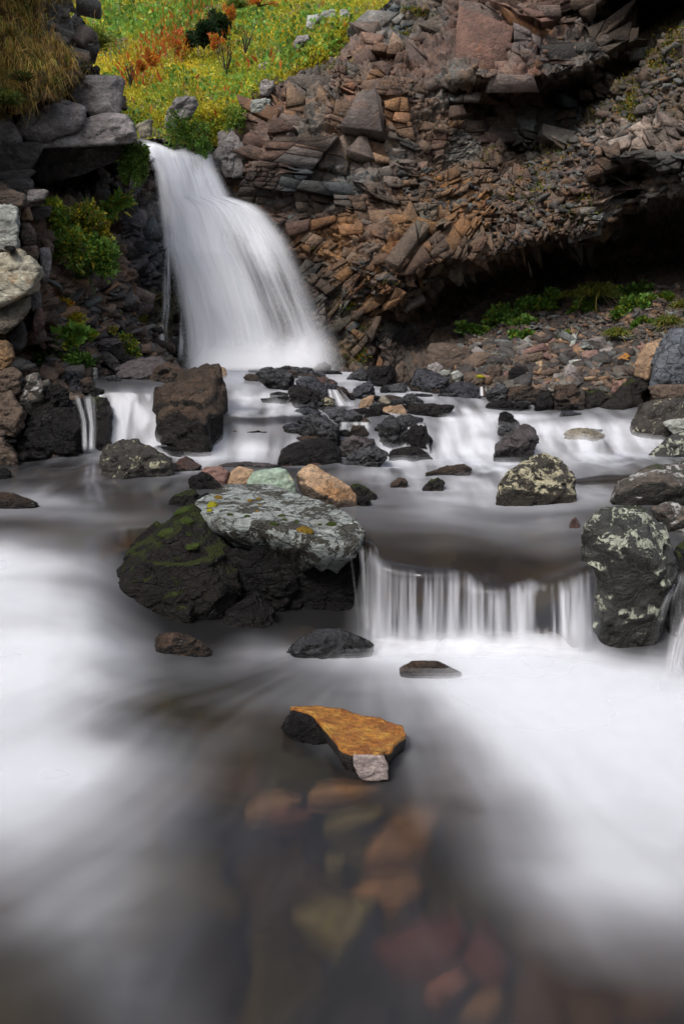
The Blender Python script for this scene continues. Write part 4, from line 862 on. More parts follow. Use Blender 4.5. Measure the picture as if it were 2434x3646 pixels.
    mx = (pu.max()+pu.min())/2; V[:, 0] = (V[:, 0]-P(mx, vmax, Y0).reshape(3)[0])*kx+P((o2[:, 0].max()+o2[:, 0].min())/2, vmax, Y0).reshape(3)[0]
    V[:, 2] = (V[:, 2]-cz_)*kz+cz_
    if maxz is not None: base = base+np.array([0, 0, min(0, maxz-V[:, 2].max())]); V[:, 2] += min(0, maxz-V[:, 2].max())
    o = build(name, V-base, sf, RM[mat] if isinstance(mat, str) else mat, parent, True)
    o.location = tuple(float(x) for x in base)
    tag(o, label, cat, group or None)
    if key: ROCKS[key] = o
    return o
def plate(name, label, cat, crop, mat, out, Y, drop, back, sub=14, rel=1.0, group=None, hang=.0, seed=3):
    """a broken plate of rock: the outlined top face (pixel, pixel, distance offset) and rough sides going down by drop and inward by back"""
    ox, oy, k = CR[crop]; pts = [(ox+q[0]*k, oy+q[1]*k) for q in out]; n = len(pts); g = np.random.default_rng(seed)
    B, D = [], []
    for i in range(n):
        (x0, y0), (x1, y1) = pts[i], pts[(i+1) % n]; d0, d1 = out[i][2], out[(i+1) % n][2]; m = max(2, int(math.hypot(x1-x0, y1-y0)/sub))
        for t in range(m):
            f = t/m; j = 0 if t == 0 else 1; B.append((x0+(x1-x0)*f+g.normal(0, .22)*sub*j*rel, y0+(y1-y0)*f+g.normal(0, .22)*sub*j*rel)); D.append(d0+(d1-d0)*f)
    nb = len(B); xs = [b[0] for b in B]; ys = [b[1] for b in B]
    gx, gy = np.meshgrid(np.arange(min(xs), max(xs), sub), np.arange(min(ys), max(ys), sub*.6)); gx = gx+g.normal(0, .2*sub, gx.shape); gy = gy+g.normal(0, .12*sub, gy.shape)
    mi = inpoly(gx, gy, B); bx = np.array(B); I = np.stack([gx[mi], gy[mi]], -1)
    dmin = np.sqrt(((I[:, None]-bx[None])**2).sum(-1)).min(1); I = I[dmin > sub*.45]
    allp = [Vector(b) for b in B]+[Vector(tuple(q)) for q in I]
    r = geometry.delaunay_2d_cdt(allp, [(i, (i+1) % nb) for i in range(nb)], [], 0, 1e-5); ov = np.array([v[:] for v in r[0]]); tris = [t for t in r[2] if inpoly(np.array([ov[list(t)][:, 0].mean()]), np.array([ov[list(t)][:, 1].mean()]), B)[0]]
    # depth: best plane through the outline plus the local residue near the rim
    A_ = np.array([[x, y, 1] for x, y in B]); co, *_ = np.linalg.lstsq(A_, np.array(D), rcond=None); res = np.array(D)-A_ @ co
    w_ = 1/(((ov[:, None]-bx[None])**2).sum(-1)/(sub*sub*4)+.05)**1.5; dd = ov @ co[:2]+co[2]+(w_*res).sum(1)/w_.sum(1)
    X = P(ov[:, 0], ov[:, 1], Y+dd); Ls = np.ptp(X[:, 0]); q = X/Ls*2
    b1, i1, k1 = blocks(q, (.55, .4, .5), .3, seed, warp=.2, crack=.06); b2, i2, k2 = blocks(q, (.2, .12, .2), .5, seed+3, warp=.2, crack=.1)
    up_ = Ls*rel*(.016*b1-.008*k1+.008*b2-.004*k2+.010*fbm(q*6, 3, seed)); X[:, 2] += up_*.35
    rim = [int(np.argmin(((ov-np.array(b))**2).sum(1))) for b in B]; V = [X]; F3 = [tuple(t) for t in tris]; last = rim; c = X.mean(0); o = len(X)
    for lv, (fz, fi) in enumerate(((.25, -.01), (.6, .05), (1.0, .30), (1.6, .6))):
        Rm = X[rim].copy(); inw = c-Rm; inw[:, 2] = 0; inw /= np.linalg.norm(inw, axis=1, keepdims=True)+1e-9
        nz = fbm(Rm/Ls*14+lv*3, 3, seed+7); Rm += inw*(back*fi+Ls*.012*nz*rel)[:, None]; Rm[:, 2] -= drop*fz*(1+.35*nz); V.append(Rm)
        new = list(range(o, o+nb)); o += nb
        for i in range(nb): a, b_, c2, d = last[i], last[(i+1) % nb], new[(i+1) % nb], new[i]; F3 += [(a, b_, c2), (a, c2, d)]
        last = new
    V.append(np.array([[c[0], c[1]+back*.3, c[2]-drop*1.7]])); F3 += [(last[i], last[(i+1) % nb], o) for i in range(nb)]
    V = np.concatenate(V); base = c-np.array([0, 0, drop]); ob = build(name, V-base, np.array(F3), RM[mat], None, False); ob.location = tuple(float(x) for x in base)
    bm = bmesh.new(); bm.from_mesh(ob.data); bmesh.ops.recalc_face_normals(bm, faces=bm.faces[:]); bm.to_mesh(ob.data); bm.free()
    return tag(ob, label, cat, group)
G1 = 'rocks standing in the cascades'; G2 = 'stones of the left bank wall'; G3 = 'rocks on the right bank'; G4 = 'stones under the foreground water'
def R(*a, **k): return rock(*a, **k)

# ---- cascade, left part
R('boulder', 'dark boulder with a yellow lichen patch on its front in the left pool', 'boulder', 'c1', 'lichdark', [(690,880),(700,810),(735,745),(830,705),(930,690),(1010,715),(1120,780),(1230,845),(1210,905),(1120,935),(960,965),(850,945),(690,925)], z=.46,
  front=[(850,780,.0),(1000,800,-.02),(1120,860,-.10),(720,880,-.02),(950,930,-.16)], group=G1, key='lich')
R('boulder', 'tall wedge boulder with brown sloping face between two cascades', 'boulder', 'c1', 'brownwet', [(1060,610),(1085,480),(1100,380),(1130,310),(1290,240),(1410,185),(1525,165),(1541,240),(1548,370),(1591,520),(1580,620),(1506,740),(1440,780),(1350,800),(1150,730)], Y=7.75,
  front=[(1310,500,-.12),(1445,350,.28),(1430,560,-.20),(1440,740,-.12),(1180,420,.15),(1220,330,.35),(1240,560,.05)], T=.45, rel=1.0, chips=5, group=G1, key='wedge')
R('stone', 'small dark red stone beside the lichen patched boulder in the pool', 'stone', 'c1', 'redbrown', [(1190,905),(1240,840),(1300,818),(1360,850),(1410,890),(1400,925),(1220,928)], z=.46, group=G1)
R('boulder', 'black streaked wet rock mass along the left edge of the pool', 'boulder', 'c1', 'black', [(40,835),(100,640),(230,480),(420,400),(500,415),(570,520),(610,640),(590,810),(420,830)], Y=7.45, T=.6, group=G1)
R('rock', 'dark upright rock between the thin trickle and the left cascade', 'rock', 'c1', 'mossblack', [(610,440),(640,395),(720,395),(770,440),(795,560),(785,740),(680,775),(640,560)], Y=7.75, T=.4, group=G1)
R('rock', 'wet dark ledge rock at the top of the left trickle', 'rock', 'c1', 'wetblue', [(455,330),(460,240),(500,215),(600,280),(730,370),(660,388),(520,375)], Y=8.25, group=G1)
R('slab', 'flat purplish slab lying above the left cascade', 'slab', 'c1', 'purple', [(800,280),(810,215),(900,150),(1130,115),(1165,155),(1080,220),(1040,290),(930,297)], Y=9.2, tilt=1.5, group=G1)
R('rock', 'dark angular rock between the purplish slab and the wedge boulder', 'rock', 'c1', 'wetbrown', [(1040,300),(1080,200),(1160,155),(1300,210),(1230,245),(1200,300),(1100,315)], Y=9.0, group=G1)
R('stone', 'small round black stone at the left edge of the pool', 'stone', 'c1', 'black', [(-60,985),(-30,920),(40,897),(85,930),(80,970),(20,990)], Y=6.1, group=G1)
R('rock', 'low dark red rock half under white water at the left edge', 'rock', 'c1', 'wetbrown', [(-80,1180),(-80,1080),(60,1065),(200,1120),(275,1155),(240,1185),(80,1190)], z=.44, group=G1)
R('rock', 'brown bank rock with a white lichen crust above the black wet rock', 'rock', 'c1', 'lichtop', [(120,440),(140,330),(190,240),(270,230),(325,330),(330,400),(220,470)], Y=7.75, group=G2)
R('stone', 'reddish brown angular stone on the left bank below the lichen crusted rock', 'stone', 'c1', 'brown', [(-30,600),(-30,380),(60,355),(110,400),(120,480),(190,520),(100,640)], Y=7.5, group=G2)
R('rock', 'speckled brown rock in the lower left corner of the bank', 'rock', 'c1', 'brown', [(-80,850),(-60,680),(20,690),(70,750),(135,835)], Y=7.3, group=G2)
R('stone', 'brown stone with a flat top in the left bank, left of the lichen crusted rock', 'stone', 'c1', 'brown', [(-20,300),(10,210),(90,190),(160,230),(140,300),(50,330)], Y=7.75, group=G2)
R('slab', 'thin dark slab on the bank edge right of the lichen crusted rock', 'slab', 'c1', 'black', [(330,380),(350,320),(420,310),(490,370),(480,390),(380,420)], Y=7.7, group=G2)
R('slab', 'brown angular slab under the broad leaved plant on the left bank', 'slab', 'c1', 'brown', [(360,250),(375,165),(430,160),(490,210),(450,250)], Y=8.6, group=G2)
# ---- cascade, middle
R('stone', 'brown rounded stone leaning behind the tip of the wedge boulder', 'stone', 'c2', 'tan', [(345,250),(360,190),(395,205),(415,260)], Y=8.8, group=G1)
R('rock', 'small brown wet rock at the brink of the middle cascade', 'rock', 'c2', 'wetbrown', [(520,270),(560,245),(640,250),(662,300),(600,312)], group=G1)
R('rock', 'rough dark hump of rock just below the big waterfall', 'rock', 'c2', 'wetgrey', [(605,250),(650,205),(710,190),(780,220),(870,245),(885,295),(820,365),(720,320)], Y=10.0, group=G1)
R('rock', 'pointed brown rock at the foot of the waterfall with a thin twig', 'rock', 'c2', 'wetbrown', [(970,250),(1050,165),(1095,155),(1135,200),(1090,240),(1030,255)], Y=11.0, group=G1)
R('slab', 'flat black slab lying at the foot of the waterfall', 'slab', 'c2', 'wetgrey', [(740,225),(870,195),(1010,205),(990,260),(880,270)], Y=11.0, group=G1)
R('rock', 'black undercut rock carrying the crackled grey slab', 'rock', 'c2', 'black', [(830,370),(870,310),(960,330),(1060,380),(1050,470),(960,480),(890,460)], Y=8.75, T=.5, group=G1)
R('slab', 'crackled blue grey slab tilted toward the middle cascade', 'slab', 'c2', 'wetblue', [(885,300),(930,255),(1012,262),(1110,345),(1112,385),(1010,408),(955,365)], Y=8.72, tilt=.9, rel=.7, group=G1)
R('rock', 'reddish wet rock behind the crackled blue grey slab', 'rock', 'c2', 'redbrown', [(1030,275),(1080,258),(1180,310),(1162,345),(1090,345)], Y=9.6, group=G1)
R('stone', 'small dark stone beside the foot of the waterfall', 'stone', 'c2', 'black', [(1100,255),(1130,225),(1200,230),(1218,252),(1150,265)], group=G1)
R('stone', 'rounded ochre stone between two little trickles', 'stone', 'c2', 'wetbrown', [(1150,365),(1180,330),(1230,330),(1258,370),(1240,425),(1190,435)], Y=9.2, group=G1)
R('stone', 'lichen spotted brown stone under the crackled slab', 'stone', 'c2', 'lichwarm', [(1038,480),(1050,430),(1100,405),(1150,430),(1162,480)], Y=8.7, group=G1)
R('rock', 'shiny black rock on the right edge of the middle cascade', 'rock', 'c2', 'wetgrey', [(900,640),(905,515),(1000,495),(1130,560),(1195,605),(1200,695),(1000,725),(930,685)], Y=7.95, group=G1)
R('slab', 'flat wet slab across the top of the shiny black rock', 'slab', 'c2', 'wetgrey', [(1030,490),(1060,470),(1130,472),(1290,500),(1355,545),(1230,585),(1130,562)], Y=8.3, tilt=1.2, group=G1)
R('boulder', 'big matt black boulder at the foot of the middle cascade', 'boulder', 'c2', 'black', [(750,855),(760,800),(880,722),(990,730),(1080,685),(1170,690),(1200,722),(1212,825),(1150,895),(900,875)], Y=7.55, rel=.7, group=G1)
R('rock', 'low black and rust red rock in front of the matt black boulder', 'rock', 'c2', 'redbrown', [(785,890),(850,830),(920,818),(1010,850),(1125,900),(960,900)], z=.46, group=G1)
R('slab', 'pinkish topped slab wedged beside the matt black boulder', 'slab', 'c2', 'purple', [(1190,775),(1210,690),(1270,668),(1430,705),(1442,740),(1290,810),(1220,825)], Y=7.8, group=G1)
R('rock', 'glossy rock with a pale blue sheen below the pinkish slab', 'rock', 'c2', 'wetgrey', [(1190,900),(1230,820),(1330,760),(1430,740),(1535,800),(1510,850),(1400,880),(1260,900)], z=.47, group=G1)
# ---- cascade, right of the middle
R('stone', 'pale pink stone topmost among the little stones of the centre', 'stone', 'c3', 'tan', [(165,540),(190,480),(260,445),(300,450),(295,520),(240,555)], Y=8.9, group=G1)
R('stone', 'pale brown stone right beside the pale pink one', 'stone', 'c3', 'greytan', [(298,455),(380,450),(430,510),(420,545),(320,545)], Y=8.9, group=G1)
R('rock', 'black rock under the pale stones of the centre', 'rock', 'c3', 'black', [(210,620),(250,545),(365,540),(350,605),(300,628)], Y=8.6, group=G1)
R('slab', 'tan flat slab with a sharp edge lying on black rock', 'slab', 'c3', 'tan', [(325,605),(370,545),(520,525),(562,570),(560,605),(430,605)], Y=8.55, tilt=1.0, group=G1)
R('rock', 'grey crackled rock at the bend of the upper stream', 'rock', 'c3', 'wetgrey', [(485,505),(550,440),(600,430),(660,480),(708,515),(560,525)], Y=9.2, group=G1)
R('slab', 'long black slab pointing right into the white water', 'slab', 'c3', 'black', [(540,560),(570,500),(930,530),(935,555),(800,632),(660,600)], Y=8.7, group=G1)
R('boulder', 'flat grey topped boulder with a black undercut front', 'boulder', 'c3', 'wetgrey', [(295,700),(330,660),(400,620),(510,597),(670,630),(688,660),(560,720),(500,805),(440,885),(380,865),(305,790)], Y=7.95, tilt=.8, under=.1, front=[(560,700,.1),(420,690,.02),(320,690,.05),(430,850,.12)], group=G1)
R('rock', 'dark rounded rock washed by thin water beside the flat topped boulder', 'rock', 'c3', 'black', [(545,800),(570,720),(640,680),(720,690),(765,800),(745,905),(650,890)], Y=8.1, group=G1)
R('rock', 'knobbly black rock with spray on its right flank, centre of the cascade', 'rock', 'c3', 'black', [(395,965),(420,890),(540,850),(620,850),(700,900),(765,970),(560,982)], z=.47, group=G1)
R('stone', 'small brown stone under a film of water below the wet slab', 'stone', 'c3', 'wetbrown', [(95,770),(120,690),(220,685),(245,740),(255,785),(130,780)], Y=8.2, group=G1)
R('rock', 'jagged black rock where the upper stream begins', 'rock', 'c3', 'wetgrey', [(60,345),(100,280),(200,225),(240,270),(262,325),(200,355)], Y=10.3, group=G1)
R('boulder', 'square black boulder at the foot of the cliff', 'boulder', 'c3', 'black', [(235,280),(240,205),(440,210),(472,270),(462,350),(400,405),(300,365)], Y=10.2, T=.7, group=G3)
R('rock', 'steel grey pointed rock splitting the upper stream', 'rock', 'c3', 'wetblue', [(95,480),(120,410),(240,335),(272,330),(310,445),(200,490)], Y=9.3, group=G1)
R('rock', 'upright brown rock beside the square black boulder', 'rock', 'c3', 'brown', [(440,310),(470,210),(520,165),(575,250),(592,335),(500,355)], Y=10.4, group=G3)
R('boulder', 'big brown boulder at the foot of the scree', 'boulder', 'c3', 'brown', [(700,140),(745,25),(870,40),(940,28),(1040,90),(1120,205),(1040,245),(880,260),(830,200),(720,200)], Y=11.0, rel=.7, group=G3)
R('stone', 'grey brown stone tucked under the big brown boulder', 'stone', 'c3', 'greyslab', [(715,215),(790,180),(850,230),(832,275),(750,280)], Y=10.6, group=G3)
R('slab', 'blue black wet slab with wrinkled top on the right shore', 'slab', 'c3', 'wetblue', [(585,340),(620,250),(700,230),(820,310),(905,312),(880,380),(862,445),(700,425)], Y=9.8, tilt=1.1, rel=1.4, group=G3)
R('slab', 'wrinkled dark slab right of the blue black one', 'slab', 'c3', 'wetblue', [(855,410),(900,335),(1080,350),(1145,400),(1142,485),(1000,495),(920,455)], Y=9.5, tilt=1.0, rel=1.4, group=G3)
R('stone', 'pale grey stone on the shore just left of another pale one', 'stone', 'c3', 'palegrey', [(802,282),(840,250),(900,258),(885,292)], Y=10.2, group=G3)
R('stone', 'pale pinkish stone beside the yellow moss', 'stone', 'c3', 'palegrey', [(896,285),(960,250),(1006,300),(960,322)], Y=10.1, group=G3)
my = R('rock', 'brown rock capped with bright yellow moss', 'rock', 'c3', 'brown', [(1000,345),(1005,285),(1080,255),(1160,295),(1185,330),(1100,355)], Y=9.95, group=G3)
R('rock', 'dark rock split from the shore beside a tiny fall', 'rock', 'c3', 'wetgrey', [(1175,445),(1270,370),(1340,350),(1372,485),(1260,500)], Y=9.4, group=G3)
R('boulder', 'broad dark block on the right shore, right of the tiny fall', 'boulder', 'c3', 'wetbrown', [(1335,495),(1355,370),(1560,375),(1625,420),(1600,495)], Y=9.4, group=G3)
R('rock', 'flat black rock at the rim of the right pool', 'rock', 'c3', 'black', [(1175,545),(1200,515),(1280,520),(1340,485),(1380,510),(1445,555),(1280,562)], Y=8.9, group=G1)
R('rock', 'black peaked rock standing in the right cascade', 'rock', 'c3', 'black', [(1275,690),(1290,590),(1330,575),(1390,610),(1455,690),(1370,705)], Y=8.4, group=G1)
R('rock', 'long low wet rock in the middle of the white pool', 'rock', 'c3', 'wetbrown', [(690,1080),(820,1050),(900,1005),(1010,995),(1075,1045),(1040,1088),(860,1092)], z=.475, sink=.1, group=G1)
R('stone', 'small reddish stone awash left of the long low rock', 'stone', 'c3', 'wetbrown', [(415,1170),(470,1115),(540,1110),(565,1160),(520,1190)], z=.47, group=G1)
R('stone', 'small mossy dark stone awash below the long low rock', 'stone', 'c3', 'mossblack', [(668,1205),(740,1125),(800,1100),(860,1145),(852,1190),(740,1210)], z=.47, group=G1)
R('stone', 'green dark stone right of the orange tan boulder', 'stone', 'c3', 'mossblack', [(93,1195),(140,1150),(190,1160),(325,1250),(312,1280),(170,1250)], z=.47, group=G1)
R('stone', 'small black stone under the green dark one', 'stone', 'c3', 'black', [(145,1260),(200,1255),(275,1295),(272,1335),(180,1338)], z=.46, group=G1)
# ---- right side
R('boulder', 'dark block with a shiny grey top in the right cascade', 'boulder', 'c4', 'purple', [(45,1195),(50,1075),(150,990),(300,905),(370,895),(408,955),(415,1085),(375,1170),(150,1208)], Y=7.6, front=[(60,1090,-.05),(200,1080,-.06),(385,1040,.0),(370,1150,.02),(100,1190,.02)], group=G1)
R('stone', 'small dark rock behind the shiny topped block', 'stone', 'c4', 'wetgrey', [(75,995),(85,930),(150,910),(230,925),(260,960),(160,1000)], Y=8.05, group=G1)
R('boulder', 'warm lichen covered boulder standing in the pool on the right', 'boulder', 'c4', 'lichwarm', [(60,1480),(120,1350),(220,1215),(370,1170),(470,1130),(590,1155),(662,1220),(702,1320),(714,1500),(480,1515),(300,1485)], z=.47, rel=1.1, group=G1, key='warm')
R('boulder', 'long boulder with a pale lichen top at the right edge', 'boulder', 'c4', 'lichtop', [(975,1535),(1020,1370),(1150,1280),(1300,1205),(1568,1185),(1750,1230),(1850,1400),(1800,1565),(1200,1565)], Y=6.2, T=.7, under=.1, front=[(1030,1390,-.05),(1350,1300,-.02),(1650,1340,-.05),(1250,1550,.1),(1700,1560,.1)], group=G1)
R('boulder', 'mossy olive boulder behind the long lichen topped one', 'boulder', 'c4', 'lichgrey', [(1200,1245),(1330,1130),(1440,1000),(1568,950),(1700,960),(1800,1190),(1300,1210)], Y=7.4, group=G3)
R('boulder', 'black boulder with lichen spots at the right shore', 'boulder', 'c4', 'lichdark', [(1130,965),(1200,900),(1215,740),(1400,700),(1568,660),(1750,700),(1800,1000),(1400,990)], Y=8.0, T=.8, group=G3)
R('slab', 'pale grey slab set against the black boulder at the right edge', 'slab', 'c4', 'palegrey', [(1398,890),(1480,858),(1568,858),(1720,900),(1720,955),(1540,950)], Y=7.75, group=G3)
R('rock', 'mossy dark rock at the end of the right pool', 'rock', 'c4', 'lichgrey', [(915,840),(1000,785),(1200,778),(1212,895),(1130,915),(1000,870)], Y=8.9, group=G3)
R('boulder', 'big blue grey layered boulder at the right edge', 'boulder', 'c4', 'bluerock', [(1310,450),(1370,290),(1430,160),(1568,130),(1800,150),(1850,570),(1500,570),(1285,580)], Y=8.5, T=1.0, group=G3)
R('rock', 'tan flat topped rock leaning on the blue grey boulder', 'rock', 'c4', 'tan', [(1165,445),(1200,350),(1260,270),(1412,212),(1395,290),(1335,400),(1290,475)], Y=8.9, tilt=.9, group=G3)
R('slab', 'brown slab shoved under the blue grey boulder', 'slab', 'c4', 'brown', [(1275,605),(1400,580),(1568,580),(1800,600),(1800,700),(1400,680)], Y=8.2, group=G3)
R('boulder', 'dark ridge of rock running down from the tan rock to the pool', 'boulder', 'c4', 'mossblack', [(860,795),(1000,690),(1150,590),(1290,455),(1310,560),(1260,745),(1050,800)], Y=8.9, T=.6, group=G3)
R('rock', 'rounded stone under a sheet of white water in the right cascade', 'rock', 'c4', 'greytan', [(600,995),(680,930),(830,930),(935,990),(830,1050),(640,1035)], Y=8.1, sink=.1, group=G1)
R('rock', 'black shore rock at the left end of the right pool', 'rock', 'c4', 'black', [(370,765),(400,650),(500,635),(530,765)], Y=9.0, group=G3)
R('rock', 'dark red cracked rock in the middle of the right shore', 'rock', 'c4', 'wetbrown', [(515,745),(540,590),(700,578),(765,680),(795,745),(600,775)], Y=9.0, group=G3)
R('rock', 'blackish rock between the cracked red one and the dark ridge', 'rock', 'c4', 'mossblack', [(790,775),(775,640),(900,615),(985,700),(935,768)], Y=8.95, group=G3)
R('slab', 'tan slab lying high on the scree among the plants', 'slab', 'c4', 'tan', [(788,128),(860,65),(942,52),(935,105),(850,138)], Y=12.3, group=G3)
R('stone', 'orange stone on the scree near the tan rock', 'stone', 'c4', 'orange', [(1038,388),(1090,340),(1142,370),(1112,405)], Y=10.0, group=G3)
R('stone', 'blue grey flat stone in the middle of the scree', 'stone', 'c4', 'bluerock', [(898,435),(960,390),(1055,410),(1005,455)], Y=10.3, group=G3)
R('stone', 'whitish flat stone at the upper left of the scree', 'stone', 'c4', 'palegrey', [(215,295),(250,275),(340,268),(345,298),(255,315)], Y=11.2, group=G3)
R('stone', 'pinkish stone left of the middle of the scree', 'stone', 'c4', 'pink', [(255,390),(300,350),(380,365),(360,410),(290,415)], Y=10.7, group=G3)
R('stone', 'brown rounded stone at the left foot of the scree', 'stone', 'c4', 'brown', [(-10,480),(20,430),(80,425),(120,470),(90,510)], Y=10.1, group=G3)
R('slab', 'grey slab above the brown rounded stone of the scree', 'slab', 'c4', 'darkslab', [(-20,420),(10,360),(150,360),(210,410),(100,425)], Y=10.5, group=G3)
R('stone', 'black stone under the scree, left of the yellow moss tuft', 'stone', 'c4', 'black', [(165,500),(190,450),(300,455),(310,500),(230,520)], Y=10.0, group=G3)
R('stone', 'brown angular stone right of the whitish flat one', 'stone', 'c4', 'brown', [(590,395),(620,340),(690,350),(700,390),(640,410)], Y=10.6, group=G3)
R('stone', 'tan pink stone low on the scree by the dark ridge', 'stone', 'c4', 'pink', [(985,600),(1010,560),(1080,555),(1085,600),(1030,612)], Y=9.4, group=G3)
R('boulder', 'tall lichen blotched boulder beside the low curtain fall', 'boulder', 'c6', 'lichgrey', [(440,790),(520,650),(600,570),(760,540),(1040,525),(1160,580),(1290,700),(1340,790),(1390,1000),(1430,1200),(1400,1350),(1330,1600),(1200,1850),(1000,2020),(650,2060),(450,2000),(470,1700),(560,1200),(480,960)], Y=3.85,
  front=[(560,1130,.10),(760,1040,-.02),(1000,1150,-.03),(1250,1350,.0),(900,1500,.02),(620,1900,.04),(950,1900,.05)], T=.7, under=.05, rel=.8, key='tall', group=G1)
R('boulder', 'low boulder with a white and mossy cap behind the tall blotched one', 'boulder', 'c6', 'lichtop', [(1140,570),(1250,500),(1330,490),(1500,560),(1650,600),(1700,830),(1380,840),(1280,700)], Y=4.7, group=G1)
R('rock', 'dark mossy rock between the tall blotched boulder and the right edge', 'rock', 'c6', 'mossblack', [(1350,1000),(1380,860),(1560,900),(1750,1100),(1800,2000),(1600,2350),(1350,2300),(1300,1700),(1400,1350)], Y=3.98, T=.5, group=G1)
R('stone', 'small dark red stone left of the tall blotched boulder', 'stone', 'c6', 'redbrown', [(335,750),(360,670),(430,655),(455,740),(380,770)], z=.43, group=G1)
# ---- centre
slab = plate('slab', 'big pale slab dotted with moss above the dark hollow', 'slab', 'c5', 'slabtop', [(560,195,.62),(640,150,.85),(700,118,1.05),(745,103,1.15),(850,108,1.15),(950,110,1.12),(1080,150,.95),(1200,190,.75),(1300,230,.55),(1385,285,.32),(1425,345,.10),(1390,395,-.02),
  (1290,400,-.06),(1190,385,-.06),(1100,360,-.03),(1040,335,.0),(960,320,.04),(900,300,.10),(830,290,.14),(740,285,.18),(650,270,.25),(585,245,.42)], 4.32, .15, .30, 11, .5, G1)
mb = R('boulder', 'black moss topped boulder under the left end of the big pale slab', 'boulder', 'c5', 'mossy', [(105,670),(150,540),(230,420),(340,360),(450,250),(560,190),(650,330),(760,450),(800,640),(720,780),(500,810),(350,770),(240,710)], Y=4.25, T=.7, tilt=.75, bulge=.2, rel=.8, group=G1)
R('boulder', 'black rock at the back of the hollow under the big slab', 'boulder', 'c5', 'black', [(640,420),(1000,400),(1440,410),(1480,800),(1100,830),(720,830)], Y=4.45, T=.4, tilt=.1, bulge=.05, group=G1)
R('boulder', 'black wet rock under the right end of the big slab beside the curtain fall', 'boulder', 'c5', 'black', [(960,420),(1200,440),(1420,430),(1475,600),(1450,735),(1200,740),(1000,735)], Y=4.52, T=.3, tilt=.05, bulge=.02, chips=3, rel=.9, group=G1)  # added to fill the hollow with black, in place of its shade
R('rock', 'small black rock inside the hollow under the big slab', 'rock', 'c5', 'black', [(640,820),(720,730),(860,640),(950,720),(985,810),(860,870),(740,850)], Y=4.2, group=G1)
R('rock', 'shiny black rock with grey streaks at the left foot of the curtain fall', 'rock', 'c5', 'wetgrey', [(1020,940),(1110,860),(1200,825),(1320,830),(1450,890),(1480,950),(1300,985),(1100,975)], z=.0, group=G1)
R('rock', 'low brown rock veiled by white water below the moss topped boulder', 'rock', 'c5', 'wetbrown', [(350,940),(350,850),(480,845),(570,885),(650,940),(480,965)], z=.02, group=G1)
R('stone', 'moss covered hump beside the left tip of the big pale slab', 'stone', 'c5', 'mossy', [(413,208),(440,165),(500,130),(560,120),(595,160),(582,205),(480,218)], z=.45, group=G1)
R('stone', 'small dark wedge between the moss hump and the big slab', 'stone', 'c5', 'black', [(575,170),(620,138),(645,155),(612,185)], Y=5.3, group=G1)
R('rock', 'jagged black rock behind the moss hump', 'rock', 'c5', 'black', [(525,95),(530,55),(560,45),(600,30),(640,60),(702,98),(690,128),(580,118)], z=.46, rel=1.8, group=G1)
R('rock', 'pink rock behind the jagged black one', 'rock', 'c2', 'pink', [(225,930),(260,890),(370,885),(435,940),(415,1020),(365,1020)], Y=6.3, rel=.7, group=G1)
R('boulder', 'tan faceted stone touching the green one behind the big slab', 'stone', 'c2', 'tan', [(412,1030),(430,930),(490,885),(600,912),(590,1000),(600,1040)], Y=5.85, rel=.6, group=G1)
R('boulder', 'smooth green boulder behind the big slab', 'boulder', 'c2', 'greentan', [(545,1000),(590,925),(760,895),(812,910),(872,980),(892,1070),(860,1095),(600,1060)], Y=5.85, rel=.5, group=G1)
R('slab', 'long dark slab behind the green boulder', 'slab', 'c2', 'purple', [(350,890),(410,868),(500,862),(660,865),(775,890),(640,920),(440,910)], z=.46, group=G1)
R('boulder', 'orange tan leaning boulder right of the green one', 'boulder', 'c2', 'tanorange', [(888,970),(935,890),(1000,868),(1045,885),(1140,960),(1240,1020),(1310,1090),(1328,1140),(1230,1172),(1130,1165),(980,1095),(895,1020)], z=.46,
  front=[(945,955,.02),(1060,1070,-.08),(1160,1160,-.06),(1100,1000,.1)], rel=.6, group=G1)
R('stone', 'pale chip on top of the orange tan boulder', 'stone', 'c2', 'palegrey', [(953,890),(985,856),(1048,885),(1010,895)], Y=6.2, group=G1)
R('stone', 'smooth brown stone awash in the white water below the curtain fall', 'stone', 'D', 'wetbrown', [(262,1255),(330,1215),(440,1215),(548,1275),(520,1305),(320,1305)], z=.0, rel=.4, sink=.1, group=G1)
# ---- foreground
plate('stone', 'orange flat stone jutting from the dark foreground water', 'stone', 'c7', 'orange', [(405,205,.33),(455,198,.36),(560,195,.36),(640,208,.33),(730,213,.31),(780,235,.27),(850,258,.22),(960,268,.19),(1000,290,.15),(1100,322,.09),(1112,350,.05),(1122,378,.0),(1080,405,-.05),(1045,435,-.10),(1035,470,-.15),(985,470,-.16),
  (960,486,-.19),(890,486,-.19),(780,482,-.18),(730,470,-.16),(690,410,-.08),(620,330,.06),(540,240,.22)], 2.80, .10, .10, 7, .55, None, seed=9)
R('stone', 'black wet stone under the left edge of the orange one', 'stone', 'c7', 'black', [(345,325),(400,268),(412,212),(520,250),(620,350),(720,470),(700,500),(560,470),(420,380)], Y=2.88, T=.15, tilt=.3, sink=.1, chips=0)
R('stone', 'pale rose granular stone under the tip of the orange one', 'stone', 'c7', 'rosegrey', [(795,482),(985,485),(1012,550),(1016,625),(930,640),(850,632),(800,560)], Y=2.575, tilt=.10, bulge=.05, T=.10, rel=.5, sink=.02, chips=4, fs=.85)
